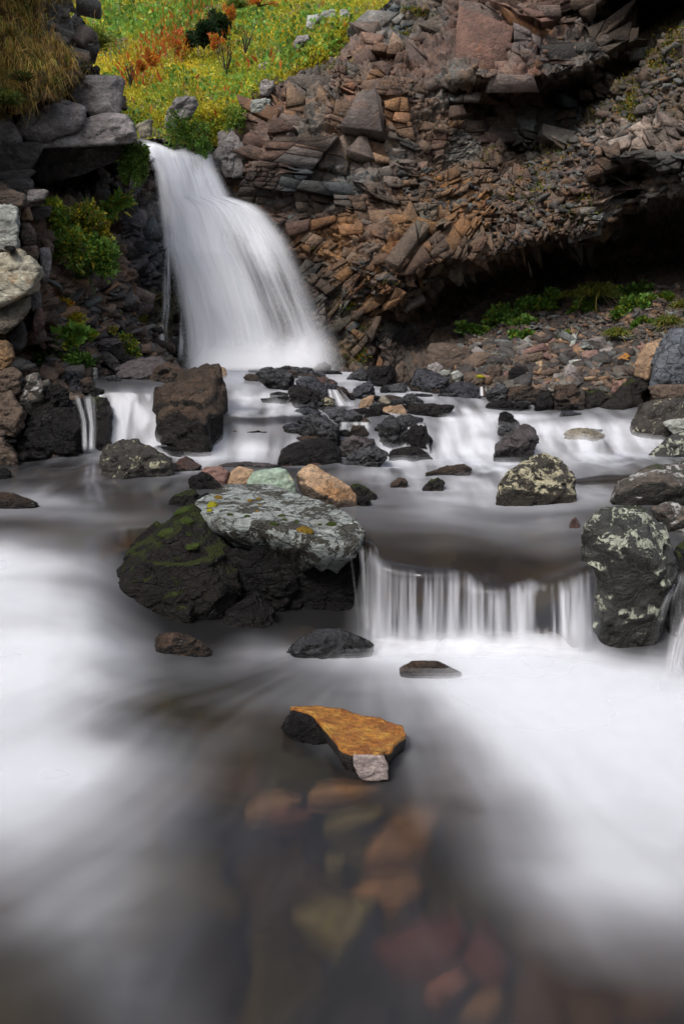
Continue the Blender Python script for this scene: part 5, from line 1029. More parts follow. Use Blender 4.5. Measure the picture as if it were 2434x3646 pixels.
for lab, mat, crop, out, zz in [
  ('tan sunken stone just below the rose granular stone', 'subtan', 'c7', [(505,720),(560,665),(740,640),(890,640),(1000,645),(830,700),(620,745)], -.03),
  ('reddish brown sunken stone left of the tan sunken one', 'subtan', 'c7', [(120,840),(230,760),(350,725),(490,770),(400,800),(200,860)], -.05),
  ('pale pink sunken stone below the reddish brown one', 'subrose', 'c7', [(230,870),(300,820),(420,850),(560,890),(440,925),(280,905)], -.08),
  ('orange brown sunken stone in the middle of the dark water', 'subbrown', 'c8', [(585,370),(640,290),(740,205),(830,230),(800,340),(700,395)], -.09),
  ('olive sunken stone left of the orange brown sunken one', 'subolive', 'c8', [(470,290),(540,255),(660,245),(640,275),(520,305)], -.08),
  ('large olive sunken stone low in the dark water', 'subolive', 'c8', [(370,570),(480,510),(640,520),(600,620),(530,690),(430,620)], -.11),
  ('brown sunken stone between the olive ones', 'subbrown', 'c8', [(540,530),(600,460),(740,440),(780,500),(680,560)], -.12),
  ('small pale green sunken stone', 'subolive', 'c8', [(470,400),(500,380),(540,390),(530,415),(490,420)], -.06),
  ('dark red fan shaped sunken stone at the bottom right', 'subred', 'c8', [(820,790),(905,655),(950,490),(1020,590),(1045,680),(960,770)], -.06),
  ('dull purple red sunken stone left of the fan shaped one', 'subred', 'c8', [(610,680),(720,610),(880,560),(920,650),(840,740),(740,770)], -.13),
  ('brown sunken stone at the bottom edge', 'subbrown', 'c8', [(880,880),(930,800),(1010,790),(1030,850),(960,910)], -.12)]:
    R('stone', lab, 'stone', crop, mat, out, z=zz, tilt=1.2, bulge=.1, sink=.08, rel=.3, p=14, maxz=-.035, group=G4)
R('stone', 'bright pink broken block sunken before the fan shaped red stone', 'stone', 'c8', 'subrose', [(768,745),(800,710),(905,655),(942,715),(850,775),(815,790)], z=-.02, tilt=1.0, bulge=.1, sink=.06, rel=.6, maxz=-.022, group=G4)
# ---- left overhang and wall
G5 = 'blocks of the left overhang'
R('block', 'grey lichen speckled block resting on the overhanging slab, second from the right', 'rock', 'A', 'greyslab', [(135,1140),(160,1020),(200,950),(230,870),(420,850),(700,890),(760,930),(785,1030),(640,1095),(330,1200),(180,1165)], Y=9.0, T=1.0, tilt=.4, bulge=.10, rel=1.0, fs=.93, chips=13, group=G5)
R('block', 'grey block with a red right face, topmost on the overhang beside the hillside', 'rock', 'A', 'greyslab', [(560,720),(640,645),(760,640),(930,625),(1080,640),(1132,710),(1090,960),(980,985),(840,1022),(765,935),(600,850)], Y=9.4, T=.9, tilt=.4, bulge=.10, rel=1.0, fs=.93, chips=13, group=G5, key='redblock')
R('slab', 'long overhanging slab above the black hollow left of the waterfall', 'slab', 'A', 'greyslab', [(150,1300),(330,1205),(600,1110),(850,1055),(960,1000),(1130,1010),(1200,1080),(1245,1240),(1180,1285),(1000,1290),(540,1320),(250,1330)], Y=9.1, T=1.3, tilt=.3, bulge=.1, sink=.02, rel=1.0, fs=.93, chips=13, group=G5)
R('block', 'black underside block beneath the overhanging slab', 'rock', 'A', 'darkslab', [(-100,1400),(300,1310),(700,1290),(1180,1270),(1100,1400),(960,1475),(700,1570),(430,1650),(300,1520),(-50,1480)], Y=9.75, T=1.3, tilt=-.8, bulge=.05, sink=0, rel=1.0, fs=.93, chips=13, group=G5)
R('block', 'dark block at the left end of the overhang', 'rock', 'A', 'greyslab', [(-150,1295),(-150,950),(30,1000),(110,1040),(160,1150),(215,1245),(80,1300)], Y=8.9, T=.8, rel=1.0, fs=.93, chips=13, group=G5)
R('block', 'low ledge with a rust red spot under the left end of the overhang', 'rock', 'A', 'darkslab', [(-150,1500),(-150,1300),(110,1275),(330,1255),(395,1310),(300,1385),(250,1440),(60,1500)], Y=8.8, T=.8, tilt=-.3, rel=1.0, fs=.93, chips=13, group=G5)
R('slab', 'upper one of the two thin brown slabs stacked at the left edge', 'slab', 'A', 'darkslab', [(-100,1615),(-100,1545),(280,1500),(322,1530),(300,1572),(150,1585)], Y=8.55, T=.5, rel=.5, group=G2)
R('slab', 'lower one of the two thin brown slabs stacked at the left edge', 'slab', 'A', 'darkslab', [(-100,1705),(-100,1622),(250,1575),(312,1610),(300,1665),(180,1695)], Y=8.5, T=.5, rel=.5, group=G2)
R('slab', 'tan tilted slab sticking out of the dry grass at the left edge', 'slab', 'A', 'greytan', [(-60,760),(0,735),(50,750),(245,860),(160,885),(60,840)], Y=8.9, rel=1.0, fs=.93, chips=13, group=G5)
R('stone', 'small grey stone lying above the speckled block', 'stone', 'A', 'palegrey', [(320,795),(370,750),(475,805),(440,825)], Y=9.3, group=G5)
R('rock', 'pale grey outcrop in the dry grass above the topmost block', 'rock', 'A', 'greytan', [(560,440),(600,330),(640,300),(685,340),(745,400),(840,540),(760,575),(660,540)], Y=10.6, group=G5)
R('rock', 'brown grey outcrop high in the dry grass', 'rock', 'A', 'brown', [(470,180),(500,110),(560,80),(640,150),(625,260),(560,270),(500,230)], Y=10.9, group=G5)
R('rock', 'black outcrop at the upper edge of the dry grass', 'rock', 'A', 'black', [(620,190),(640,120),(680,80),(765,180),(772,300),(690,325),(640,290)], Y=11.1, group=G5)
R('stone', 'dark stone on top of the topmost overhang block', 'stone', 'A', 'black', [(810,630),(830,590),(880,578),(905,610),(880,640)], Y=9.7, group=G5)
for lab, mat, out, Y in [
  ('reddish brown block under the two thin slabs', 'brown', [(-100,240),(-100,60),(110,40),(230,90),(262,170),(200,195),(80,180)], 8.45),
  ('grey block right beside the reddish brown one under the thin slabs', 'greyslab', [(230,155),(260,50),(400,40),(440,60),(405,130),(290,165)], 8.75),
  ('pale grey weathered block at the left edge above the cream boulder', 'palegrey', [(-120,600),(-120,170),(60,168),(178,200),(182,330),(192,560),(130,605),(40,585)], 8.15),
  ('big cream boulder at the left edge', 'cream', [(-120,1085),(-120,640),(60,590),(190,572),(262,720),(380,738),(398,800),(345,940),(260,965),(130,1025),(40,1085)], 7.9),
  ('grey tan boulder under the cream one', 'greytan', [(-120,1335),(-120,1090),(60,1070),(262,985),(285,1100),(220,1205),(40,1335)], 8.0),
  ('pink red upright stone beside the grey tan boulder', 'pink', [(285,1262),(300,1180),(322,1118),(380,1108),(402,1220),(392,1272),(300,1332)], 8.45),
  ('brown block right of the pale weathered one', 'brown', [(170,480),(200,340),(262,335),(332,450),(312,545),(200,565)], 8.5),
  ('brown squared block below the other brown block', 'brown', [(195,572),(340,543),(358,620),(335,722),(262,725)], 8.4),
  ('grey speckled block at the right of the wall', 'greyslab', [(358,590),(450,580),(472,680),(440,880),(380,905),(365,740)], 8.7),
  ('rusty brown block at the outer corner of the wall', 'brown', [(360,500),(430,488),(492,560),(472,665),(400,590)], 8.85),
  ('dark block high in the wall beside an orange lichen spot', 'darkslab', [(270,205),(340,185),(472,190),(462,270),(380,322),(300,332)], 8.9),
  ('grey upright block below the cream boulder', 'greyslab', [(265,965),(362,945),(382,1090),(290,1152),(275,1100)], 8.5),
  ('yellow brown grooved block at the lower left edge', 'yellowbrown', [(-120,1720),(-120,1420),(60,1400),(112,1450),(142,1580),(60,1650)], 7.85),
  ('dark grey leaning block above the yellow brown one', 'darkslab', [(60,1390),(200,1218),(252,1350),(242,1445),(140,1535),(108,1440)], 8.2),
  ('tan block tucked under the thin slabs', 'tan', [(190,225),(262,200),(302,310),(190,335)], 8.65),
  ('dark small block under the grey tan boulder', 'black', [(185,1310),(200,1210),(300,1200),(292,1320)], 8.5),
  ('dark little stone lodged between the pale weathered block and the cream boulder', 'black', [(38,585),(60,558),(130,562),(150,600),(80,608)], 7.85)]:
    R('block', lab, 'rock', 'B', mat, out, Y=Y, T=.55, tilt=.2, bulge=.16, rel=1.0, sink=.03, fs=.88, chips=11, group=G2)
G6 = 'stones on the left bank slope'
for lab, mat, out, Y in [
  ('rust brown squared stone on the slope below the fern', 'redbrown', [(690,940),(740,905),(808,930),(812,1060),(745,1050)], 10.2),
  ('tan flat stone left of the rust brown squared one', 'tan', [(520,960),(570,915),(640,930),(632,1010),(560,1020)], 10.0),
  ('pale brown slab right of the tan flat stone', 'greytan', [(630,950),(700,935),(740,1010),(700,1060),(640,1010)], 10.1),
  ('purplish slab lying across the slope', 'purple', [(700,1150),(740,1110),(890,1170),(895,1205),(780,1210)], 9.9),
  ('dark wet slab above the yellow green plant', 'purple', [(870,1440),(900,1390),(1060,1380),(1100,1430),(1000,1490),(900,1480)], 9.5),
  ('thin dark slab pointing down right toward the veil', 'wetgrey', [(900,1200),(960,1170),(1060,1240),(1135,1300),(1060,1290)], 10.2),
  ('tan rounded stone under the broad leaved plant', 'tan', [(745,1590),(755,1495),(790,1485),(826,1550),(815,1610)], 9.1),
  ('brown wedge right of the tan rounded stone', 'brown', [(830,1590),(850,1530),(890,1540),(905,1600)], 9.1),
  ('dark slab leaning above the purplish flat slab', 'darkslab', [(890,1560),(940,1500),(1000,1520),(1090,1620),(1060,1640),(960,1580)], 9.2),
  ('black slab leaning beside the veil of water', 'black', [(1000,1500),(1050,1470),(1180,1560),(1170,1600),(1080,1580)], 9.4),
  ('grey mauve wet rock face patch beside the waterfall', 'purple', [(1050,540),(1055,280),(1110,290),(1250,390),(1315,500),(1230,610)], 11.6),
  ('wet mauve rock ledge below the mauve face', 'purple', [(1040,800),(1140,690),(1330,640),(1345,720),(1230,850),(1080,910)], 11.6),
  ('small white quartz stone at the edge of the left pool', 'palegrey', [(832,1690),(845,1660),(880,1665),(882,1690),(850,1705)], 8.6)]:
    R('stone', lab, 'stone', 'B', mat, out, Y=Y, tilt=.5, group=G6)
G7 = 'grey rocks on the hillside'
for lab, mat, out, Y in [
  ('dark grey rock with a black hollow above the waterfall brink', 'greyslab', [(290,730),(310,660),(380,600),(490,575),(502,640),(470,700),(400,740),(360,775)], 13.6),
  ('pale stone left of the dark hollow rock above the brink', 'greytan', [(110,770),(190,725),(220,740),(210,800),(140,820)], 13.6),
  ('whitish grey rock at the top of the hillside', 'palegrey', [(1165,140),(1175,80),(1245,70),(1255,110),(1200,165)], 17.0),
  ('long grey rock at the top of the hillside right of the whitish one', 'palegrey', [(1250,90),(1270,60),(1340,42),(1345,70),(1280,100)], 17.2),
  ('upright grey rock below the long grey one', 'palegrey', [(1300,130),(1315,70),(1350,70),(1345,130)], 17.0),
  ('blocky grey rock at the cliff edge high up', 'palegrey', [(1360,150),(1380,50),(1430,40),(1450,100),(1400,160)], 16.6),
  ('flat grey rock in the yellow grass mid slope', 'greyslab', [(860,415),(880,385),(950,370),(960,390),(900,425)], 15.4),
  ('grey rock poking from the yellow grass near the cliff edge', 'greyslab', [(1085,255),(1110,215),(1180,200),(1190,240),(1120,270)], 16.0),
  ('square grey rock sitting on the cliff edge', 'greyslab', [(875,545),(885,485),(965,478),(975,530),(930,560)], 13.8),
  ('pale rock cap at the lower cliff edge', 'palegrey', [(818,650),(830,610),(900,595),(950,605),(940,640),(870,660)], 13.4),
  ('tall pale pillar rock with a black side, right of the waterfall brink', 'greyslab', [(585,960),(610,800),(690,780),(760,830),(790,960),(790,1050),(640,1060)], 13.2)]:
    R('rock', lab, 'rock', 'H', mat, out, Y=Y, group=G7)

# ---- the many small wet stones between the named ones
g_ = np.random.default_rng(77); small = []
for (u0, u1, v0, v1, n) in [(880,1060,1310,1350,6), (960,1240,1330,1430,14), (1040,1330,1430,1600,20), (1300,1460,1380,1500,12), (1420,1640,1380,1425,6), (1700,1960,1425,1450,6), (1960,2120,1470,1560,4), (560,640,1590,1630,2), (1330,1500,1590,1640,5), (300,420,1330,1400,4)]:
    for _ in range(n):
        cu_, cv_ = g_.uniform(u0, u1), g_.uniform(v0, v1); w_ = g_.uniform(20, 66); h_ = w_*g_.uniform(.35, .75)
        k = 7; an = np.sort(g_.uniform(0, 6.28, k)); small.append((cu_, cv_, [(cu_+w_*math.cos(a)*g_.uniform(.7, 1), cv_-h_*.5+h_*.5*math.sin(a)*g_.uniform(.8, 1.1)) for a in an]))
for i, (cu_, cv_, pl) in enumerate(small):
    rock('stone', 'small dark wet stone, one of many alike scattered between the bigger rocks of the cascades', 'stone', 'S', ['black', 'wetgrey', 'wetbrown', 'black', 'wetblue'][i % 5], pl, Y=Yw(cu_, cv_)-.02, lvl=4, group='small wet stones of the cascades', seed2=i)

# =================================================================== LOOSE STONES
rng = np.random.default_rng(11)
def stone_mesh(pos, size, flat, cols, up=None, seed=0):
    """many small broken stones"""
    g = np.random.default_rng(seed); n = len(pos)
    a, t1, t2 = g.uniform(0, 6.28, n), g.normal(0, .35, n), g.normal(0, .35, n)
    ez = np.stack([t1, t2-.25, np.ones(n)], -1); ez /= np.linalg.norm(ez, axis=1, keepdims=True)
    ex = np.stack([np.cos(a), np.sin(a), np.zeros(n)], -1); ex -= ez*(ex*ez).sum(1, keepdims=True); ex /= np.linalg.norm(ex, axis=1, keepdims=True); ey = np.cross(ez, ex)
    sc = np.stack([size*g.uniform(.8, 1.6, n), size*g.uniform(.6, 1.2, n), size*flat*g.uniform(.5, 1.3, n)], -1)
    return place_blocks(pos, ex, ey, ez, sc, cols, seed+5)
STONE_PAL = np.array([(.085,.065,.05),(.12,.085,.065),(.075,.07,.065),(.11,.115,.11),(.15,.10,.07),(.055,.045,.04),(.16,.145,.12),(.19,.11,.06),(.045,.038,.036)])
def scatter(name, patch, poly, n, size, flat, seed, pal=STONE_PAL, dark=1.0, lift=.2, label=None, power=2.0, keepf=None):
    g = np.random.default_rng(seed); xs = [p[0] for p in poly]; ys = [p[1] for p in poly]
    u = g.uniform(min(xs), max(xs), n*3); v = g.uniform(min(ys), max(ys), n*3); m = inpoly(u, v, poly)
    if keepf is not None: m &= g.random(n*3) < keepf(u, v)
    u, v = u[m][:n], v[m][:n]; pos = patch.at(u, v); s = size[0]+(size[1]-size[0])*g.random(len(u))**power
    pos[:, 2] += s*flat*lift
    c = pal[g.integers(0, len(pal), len(u))]*g.uniform(.6, 1.3, (len(u), 1))*dark
    V, Fq, C = stone_mesh(pos, s, flat, c, seed=seed+1)
    return tag(build(name, V, Fq, M_SCREE, smooth=False, attrs={'col': ('FLOAT_COLOR', C), 'wet': ('FLOAT', np.zeros(len(V))+.15)}), kind='stuff')
scatter('scree_gravel', SCREE, [(1600,1250),(1720,1180),(1850,1130),(2000,1110),(2150,1040),(2434,1010),(2700,1000),(2700,1400),(1640,1400)], 7000, (.035,.12), .4, 31, power=2.2)
scatter('scree_gravel', SCREE, [(1620,1250),(1800,1215),(2250,1215),(2300,1300),(2200,1390),(1640,1390)], 1500, (.08,.24), .4, 33, power=2.5)
scatter('bank_rubble', BANK, [(190,1010),(300,960),(400,1010),(480,1110),(560,1260),(600,1330),(420,1360),(300,1300),(190,1260)], 1300, (.05,.30), .25, 35, dark=1.3, power=2.2)
scatter('bank_rubble', BANK, [(-60,1330),(300,1330),(330,1420),(160,1560),(-60,1640)], 500, (.05,.26), .35, 37, dark=1.1, power=2)
scatter('cliff_rubble', CLIFF, [(1400,600),(1600,620),(1750,680),(1950,560),(2150,390),(2300,220),(2434,150),(2434,330),(2250,470),(2000,800),(1800,900),(1600,760),(1450,700)], 3200, (.03,.16), .45, 39, dark=.8, power=2.2)
scatter('cliff_rubble', CLIFF, [(1130,1000),(1300,930),(1500,960),(1640,930),(1500,1040),(1250,1060)], 900, (.03,.14), .4, 41, dark=.9, power=2)
# single stones lying on the scree: six shapes, each set out many times
proto = []
for k in range(6):
    V, Fq, C = stone_mesh(np.zeros((1, 3)), np.array([.22]), .42, STONE_PAL[[0, 1, 2, 3, 4, 6][k]][None], seed=60+k)
    bm = bmesh.new(); [bm.verts.new(p) for p in V]; bm.verts.ensure_lookup_table(); [bm.faces.new([bm.verts[i] for i in q]) for q in Fq]
    bmesh.ops.bevel(bm, geom=bm.edges[:], offset=.012, segments=1, affect='EDGES'); bmesh.ops.recalc_face_normals(bm, faces=bm.faces)
    me = bpy.data.meshes.new('scree_stone'); bm.to_mesh(me); bm.free()
    me.materials.append(RM[['brown', 'pink', 'greyslab', 'palegrey', 'tan', 'greytan'][k]]); proto.append(me)
LBL = ['brown chip of rock among many like it on the scree slope', 'pinkish chip of rock among many like it on the scree slope', 'dark grey chip of rock among many like it on the scree slope',
       'pale grey chip of rock among many like it on the scree slope', 'tan chip of rock among many like it on the scree slope', 'grey tan chip of rock among many like it on the scree slope']
for i in range(110):
    for _ in range(50):
        u, v = rng.uniform(1640, 2330), rng.uniform(1215, 1375)
        if inpoly(np.array([u]), np.array([v]), [(1640,1240),(1800,1215),(2240,1215),(2330,1260),(2240,1380),(1660,1380)])[0]: break
    k = i % 6; o = bpy.data.objects.new('scree_stone', proto[k]); COL.objects.link(o)
    p = SCREE.at(np.array([u]), np.array([v]))[0]; o.location = (p[0], p[1], p[2]+.02); s = .45+1.0*rng.random()**2
    o.scale = (s, s, s*rng.uniform(.7, 1.2)); o.rotation_euler = (rng.normal(.2, .25), rng.normal(0, .3), rng.uniform(0, 6.28))
    tag(o, LBL[k], 'stone', 'loose stones on the scree, '+['brown', 'pinkish', 'dark grey', 'pale grey', 'tan', 'grey tan'][k])

# =================================================================== PLANTS
def leaves(pos, grow, L, W, col, g, spread=1.0, blade=False, droop=.3):
    n = len(pos); r = g.normal(0, 1, (n, 3)); d = grow + spread*r; d /= np.linalg.norm(d, axis=1, keepdims=True)+1e-9
    side = np.cross(d, g.normal(0, 1, (n, 3))); side /= np.linalg.norm(side, axis=1, keepdims=True)+1e-9
    nr = np.cross(side, d); L = L[:, None]; W = W[:, None]
    C4 = np.concatenate([col, np.ones((n, 1))], 1)
    if blade:
        dn = np.array([0, 0, -1.0]); mid = pos+d*L*.55; tip = pos+d*L*.95+dn*L*droop*.6
        v = np.stack([pos-side*W*.5, pos+side*W*.5, mid-side*W*.4+dn*L*droop*.12, mid+side*W*.4+dn*L*droop*.12, tip-side*W*.06, tip+side*W*.06], 1)
        f = np.array([[0, 1, 3, 2], [2, 3, 5, 4]]); k = 6
    else:
        v = np.stack([pos, pos+d*L*.45+side*W*.5+nr*W*.18, pos+d*L-np.array([0, 0, 1.0])*L*droop*.3, pos+d*L*.45-side*W*.5+nr*W*.18], 1); f = np.array([[0, 1, 2, 3]]); k = 4
    return v.reshape(-1, 3), (f[None]+np.arange(n)[:, None, None]*k).reshape(-1, 4), np.repeat(C4, k, 0)
def fol(name, V, Fq, C, parent=None, kind=None): 
    o = build(name, V, Fq, LEAF, parent, True, {'col': ('FLOAT_COLOR', C)})
    if kind: tag(o, kind=kind)
    return o
def tubes(segs, name, parent, col, mat=None):
    """stems: list of (p0, p1, r0, r1)"""
    Vs, Fs = [], []
    for p0, p1, r0, r1 in segs:
        p0, p1 = np.array(p0, float), np.array(p1, float); d = p1-p0; d /= np.linalg.norm(d)+1e-9
        a = np.cross(d, [.3, .5, .8]); a /= np.linalg.norm(a)+1e-9; b = np.cross(d, a); n0 = len(Vs)*8
        ring = lambda p, r: [p+r*(math.cos(t)*a+math.sin(t)*b) for t in (0, 1.571, 3.142, 4.712)]
        Vs.append(np.array(ring(p0, r0)+ring(p1, r1))); Fs += [[n0+i, n0+(i+1) % 4, n0+4+(i+1) % 4, n0+4+i] for i in range(4)]
    V = np.concatenate(Vs); return build(name, V, np.array(Fs), LEAF, parent, True, {'col': ('FLOAT_COLOR', np.tile([*col, 1.0], (len(V), 1)))})
GRN, DGR, YGR, YEL, ORG, RED, LGR, BRN = (.075,.155,.022), (.014,.032,.011), (.25,.27,.025), (.46,.36,.025), (.46,.20,.025), (.50,.10,.025), (.16,.30,.05), (.20,.12,.045)
def pick(pal, n, g, var=.3):
    w_ = np.array([p[0] for p in pal]); w_ = np.cumsum(w_/w_.sum()); k = np.searchsorted(w_, g.random(n)).clip(0, len(pal)-1)
    return np.array([p[1] for p in pal])[k]*g.uniform(1-var, 1+var, (n, 1))
def plant(name, label, cat, crop, box, Y, n, L, pal, ratio=.55, depth=.8, spread=.8, up=.6, seed=1, group=None, patch=None, stems=7, lumps=7, stemcol=(.05,.06,.015)):
    """bush of many separate leaves on stems that fan out of one foot"""
    g = np.random.default_rng(seed); ox, oy, k = CR[crop]; u0, v0, u1, v1 = ox+box[0]*k, oy+box[1]*k, ox+box[2]*k, oy+box[3]*k
    cu, cv = (u0+u1)/2, (v0+v1)/2; c = P(cu, cv, Y).reshape(3); rx, rz = (u1-u0)/2/F*Y, (v1-v0)/2/F*Y; ry = depth*min(rx, rz)
    foot = P(cu, v1, Y+ry*.6).reshape(3)
    root = bpy.data.objects.new(name, None); COL.objects.link(root); root.location = tuple(foot); tag(root, label, cat, group)
    lc = g.normal(0, .45, (lumps, 3)).clip(-.8, .8); lr = g.uniform(.32, .6, lumps)
    q = g.normal(0, 1, (n, 3)); q /= np.linalg.norm(q, axis=1, keepdims=True); q *= g.random((n, 1))**.45
    j = g.integers(0, lumps, n); q = lc[j]+q*lr[j][:, None]; q = q.clip(-1.1, 1.1)
    pos = q*np.array([rx, ry, rz])+c-foot
    lc_col = g.uniform(.7, 1.25, lumps)[j][:, None]
    Ls = g.uniform(L*.6, L*1.3, n); col = pick(pal, n, g)*lc_col
    grow = q*.7+np.array([0, -.25, up])
    V, Fq, C = leaves(pos, grow, Ls, Ls*ratio, col, g, spread)
    fol('foliage', V, Fq, C, root)
    if stems:
        sg = []
        for s in range(stems):
            t = (lc[s % lumps]*np.array([rx, ry, rz])*.9+c-foot); m = t*.5+np.array([0, 0, rz*.12])
            sg += [((0, 0, 0), m, .012*Y/10, .009*Y/10), (m, t, .009*Y/10, .003)]
        tubes(sg, 'stem', root, stemcol)
    return root
def tuft(name, label, cat, crop, box, Y, n, pal, w=.012, lean=(0, -.3, .9), droop=.9, seed=1, group=None, spread=.35):
    """a tuft of grass: blades out of one foot"""
    g = np.random.default_rng(seed); ox, oy, k = CR[crop]; u0, v0, u1, v1 = ox+box[0]*k, oy+box[1]*k, ox+box[2]*k, oy+box[3]*k
    H = (v1-v0)/F*Y; Wd = (u1-u0)/F*Y; foot = P((u0+u1)/2, v0+(v1-v0)*.62, Y).reshape(3)
    pos = g.normal(0, 1, (n, 3))*np.array([Wd*.16, Wd*.12, H*.05]); L = g.uniform(.45, .85, n)*H
    V, Fq, C = leaves(pos, np.array([lean]*n)+pos*np.array([3/Wd, 1/Wd, 0]), L, np.full(n, w)*g.uniform(.6, 1.4, n), pick(pal, n, g), g, spread, True, droop)
    o = fol(name, V, Fq, C); o.location = tuple(foot); return tag(o, label, cat, group)

# ---- ground cover of the hillside
HP = [(-100,-300),(1700,-300),(1560,-10),(1330,60),(1240,150),(1190,205),(1110,250),(1000,300),(900,360),(850,430),(760,560),(700,560),(640,500),(560,540),(480,520),(430,420),(330,300),(250,100),(-100,50)]
def hill_zone(u, v):
    q = np.stack([u/70, v/70, u*0], -1); n1 = fbm(q, 3, 201); n2 = fbm(q*2.3, 3, 202); n3 = fbm(q*1.1+50, 3, 203)
    broad = np.clip(gauss(u, v, [(480,60,190,70,1),(640,110,120,50,.9),(400,150,60,70,.8),(760,20,90,50,.6),(950,90,130,60,.75),(1060,180,140,60,.7),(1000,230,60,40,.5),(760,330,90,40,.5),(640,300,60,40,.4),(420,380,60,40,.3)])+n1*.75, 0, 1)
    red = np.clip(gauss(u, v, [(610,150,60,55,1),(560,190,60,40,.6),(520,240,50,40,.55),(700,60,40,60,.5),(850,10,120,30,.7),(780,130,40,40,.5),(660,40,60,30,.3),(480,270,60,40,.4)])+n2*.14, 0, 1)
    return broad, red, n3
def hill_cover():
    g = np.random.default_rng(5); n = 110000
    u = g.uniform(-100, 1650, n); v = g.uniform(-300, 570, n)
    m = inpoly(u+g.normal(0, 12, n), v+g.normal(0, 8, n), HP); u, v = u[m], v[m]; n = len(u)
    rocky = gauss(u, v, [(600,470,110,45,.85),(500,540,60,40,.7),(690,470,60,40,.4),(420,150,50,40,.4)])
    m = g.random(n) > rocky; u, v = u[m], v[m]; n = len(u)
    b, r, n3 = hill_zone(u, v); pos = HILL.at(u, v); q = g.random(n)
    up = np.array([[0, -.45, .9]]*n)
    ib = q < b*.75; ir = (~ib) & (q < b*.75+r*.35); ig = ~(ib | ir); sz = np.clip(pos[:, 1]/16, .9, 1.5)
    c = pick([(.70, LGR), (.12, GRN), (.18, YGR)], n, g, .2)*1.1; pos2 = pos+np.array([0, 0, .06])
    leaf_tone = (.75+.5*sst(n3, -.4, .5))[:, None]  # leaf colour varies at random in soft patches
    L = g.uniform(.06, .12, n)*sz
    fol('ground_cover_leaves', *leaves(pos2[ib]+g.normal(0, .04, (ib.sum(), 3)), up[ib], L[ib], L[ib]*.75, (c*leaf_tone)[ib], g, .75), kind='stuff')
    c = pick([(.55, RED), (.45, ORG)], n, g)
    L = g.uniform(.10, .26, n)
    fol('red_herbs', *leaves(pos2[ir]+g.normal(0, .05, (ir.sum(), 3)), up[ir], L[ir], L[ir]*.22, c[ir], g, .35), kind='stuff')
    tone = (.5+.5*fbm(np.stack([u/130, v/60, u*0], -1), 3, 207))[:, None]
    mx = np.clip(.36+1.0*fbm(np.stack([u/95, v/50, u*0+3], -1), 4, 208)+g.normal(0, .16, n), 0, 1)[:, None]
    c = (np.array([.30,.33,.03])*(1-mx)+np.array([.62,.48,.035])*mx)*g.uniform(.75, 1.25, (n, 1))*(.75+.75*tone)
    orr = g.random(n) < .012; c[orr] = np.array(ORG)
    L = g.uniform(.10, .24, n)*sz; k = ig & (g.random(n) < .62)
    fol('hillside_grass', *leaves(pos[k], up[k], L[k], g.uniform(.014, .03, k.sum()), c[k], g, .45, True, .6), kind='stuff')
    k2 = ig & ~k; L = g.uniform(.04, .09, n)*sz
    fol('ground_cover_leaves', *leaves(pos2[k2]+g.normal(0, .04, (k2.sum(), 3)), up[k2], L[k2], L[k2]*.55, c[k2], g, .8), kind='stuff')
hill_cover()
# ---- dry grass of the upper left bank
def dry_grass():
    g = np.random.default_rng(6); n = 30000; u = g.uniform(-250, 340, n); v = g.uniform(-250, 420, n)
    dens = gauss(u, v, [(20,60,120,120,.9),(100,200,130,70,1),(190,260,120,50,1),(-100,150,150,200,1),(50,330,60,60,.8),(150,-60,130,120,.9),(240,310,50,30,.5),(170,345,60,14,.5),(90,340,60,30,.7)])-gauss(u, v, [(220,70,50,60,.8),(60,90,30,40,.6),(290,180,40,60,.7)])
    q = fbm(np.stack([u/40, v/40, u*0], -1), 3, 211); m = g.random(n) < dens*(.55+.9*q); u, v, q = u[m], v[m], q[m]; n = len(u)
    pos = BANK.at(u, v); L = g.uniform(.14, .42, n)
    c = pick([(.45, (.58,.38,.11)), (.25, (.42,.24,.07)), (.2, (.36,.34,.06)), (.15, (.09,.14,.025))], n, g)
    gr = c*0; gr[:] = (.05,.075,.015); c = np.where((q > .32)[:, None], c*.4+gr*.6, c)
    fol('dry_grass', *leaves(pos, np.array([[.25, -.55, .65]]*n), L, g.uniform(.006, .012, n), c, g, .32, True, 1.3), kind='stuff')
dry_grass()
# ---- sparse grass and herbs on the cliff's rubble slope
def slope_herbs():
    g = np.random.default_rng(8)
    pts = [(2380,140,60,70,900),(2330,230,60,50,700),(2260,330,50,40,500),(2230,385,45,30,700),(2120,420,50,30,250),(1990,530,60,40,220),(1900,640,60,50,260),(1880,690,50,40,300),(1820,700,30,30,150),(1960,600,50,60,200),(2080,720,60,60,150),(1480,50,40,10,200),(1430,110,30,10,200),(1740,560,30,25,80),(1880,380,30,20,30),(1180,240,60,12,150),(1250,560,20,15,30),(1370,1010,40,15,80),(1230,1090,30,15,60),(1270,1270,40,30,160),(1310,1160,40,30,90),(1110,880,12,14,60),(2040,770,80,30,100)]
    Vs, Fs, Cs, o = [], [], [], 0
    for (cu, cv, su, sv, n) in pts:
        u, v = g.normal(cu, su*.6, n), g.normal(cv, sv*.6, n); pos = CLIFF.at(u, v)-np.array([0, .03, 0]); k = g.random(n) < .55
        for bl, mk_ in ((True, k), (False, ~k)):
            L = g.uniform(.07, .18, mk_.sum()) if bl else g.uniform(.03, .07, mk_.sum())
            V, Fq, C = leaves(pos[mk_], np.array([[0, -.7, .5]]*mk_.sum()), L, L*.08 if bl else L*.6, pick([(.4, YGR), (.3, GRN), (.2, YEL), (.1, ORG)], mk_.sum(), g)*.55, g, .5, bl, .8)
            Vs.append(V); Fs.append(Fq+o); Cs.append(C); o += len(V)
    fol('slope_herbs', np.concatenate(Vs), np.concatenate(Fs), np.concatenate(Cs), kind='stuff')
slope_herbs()
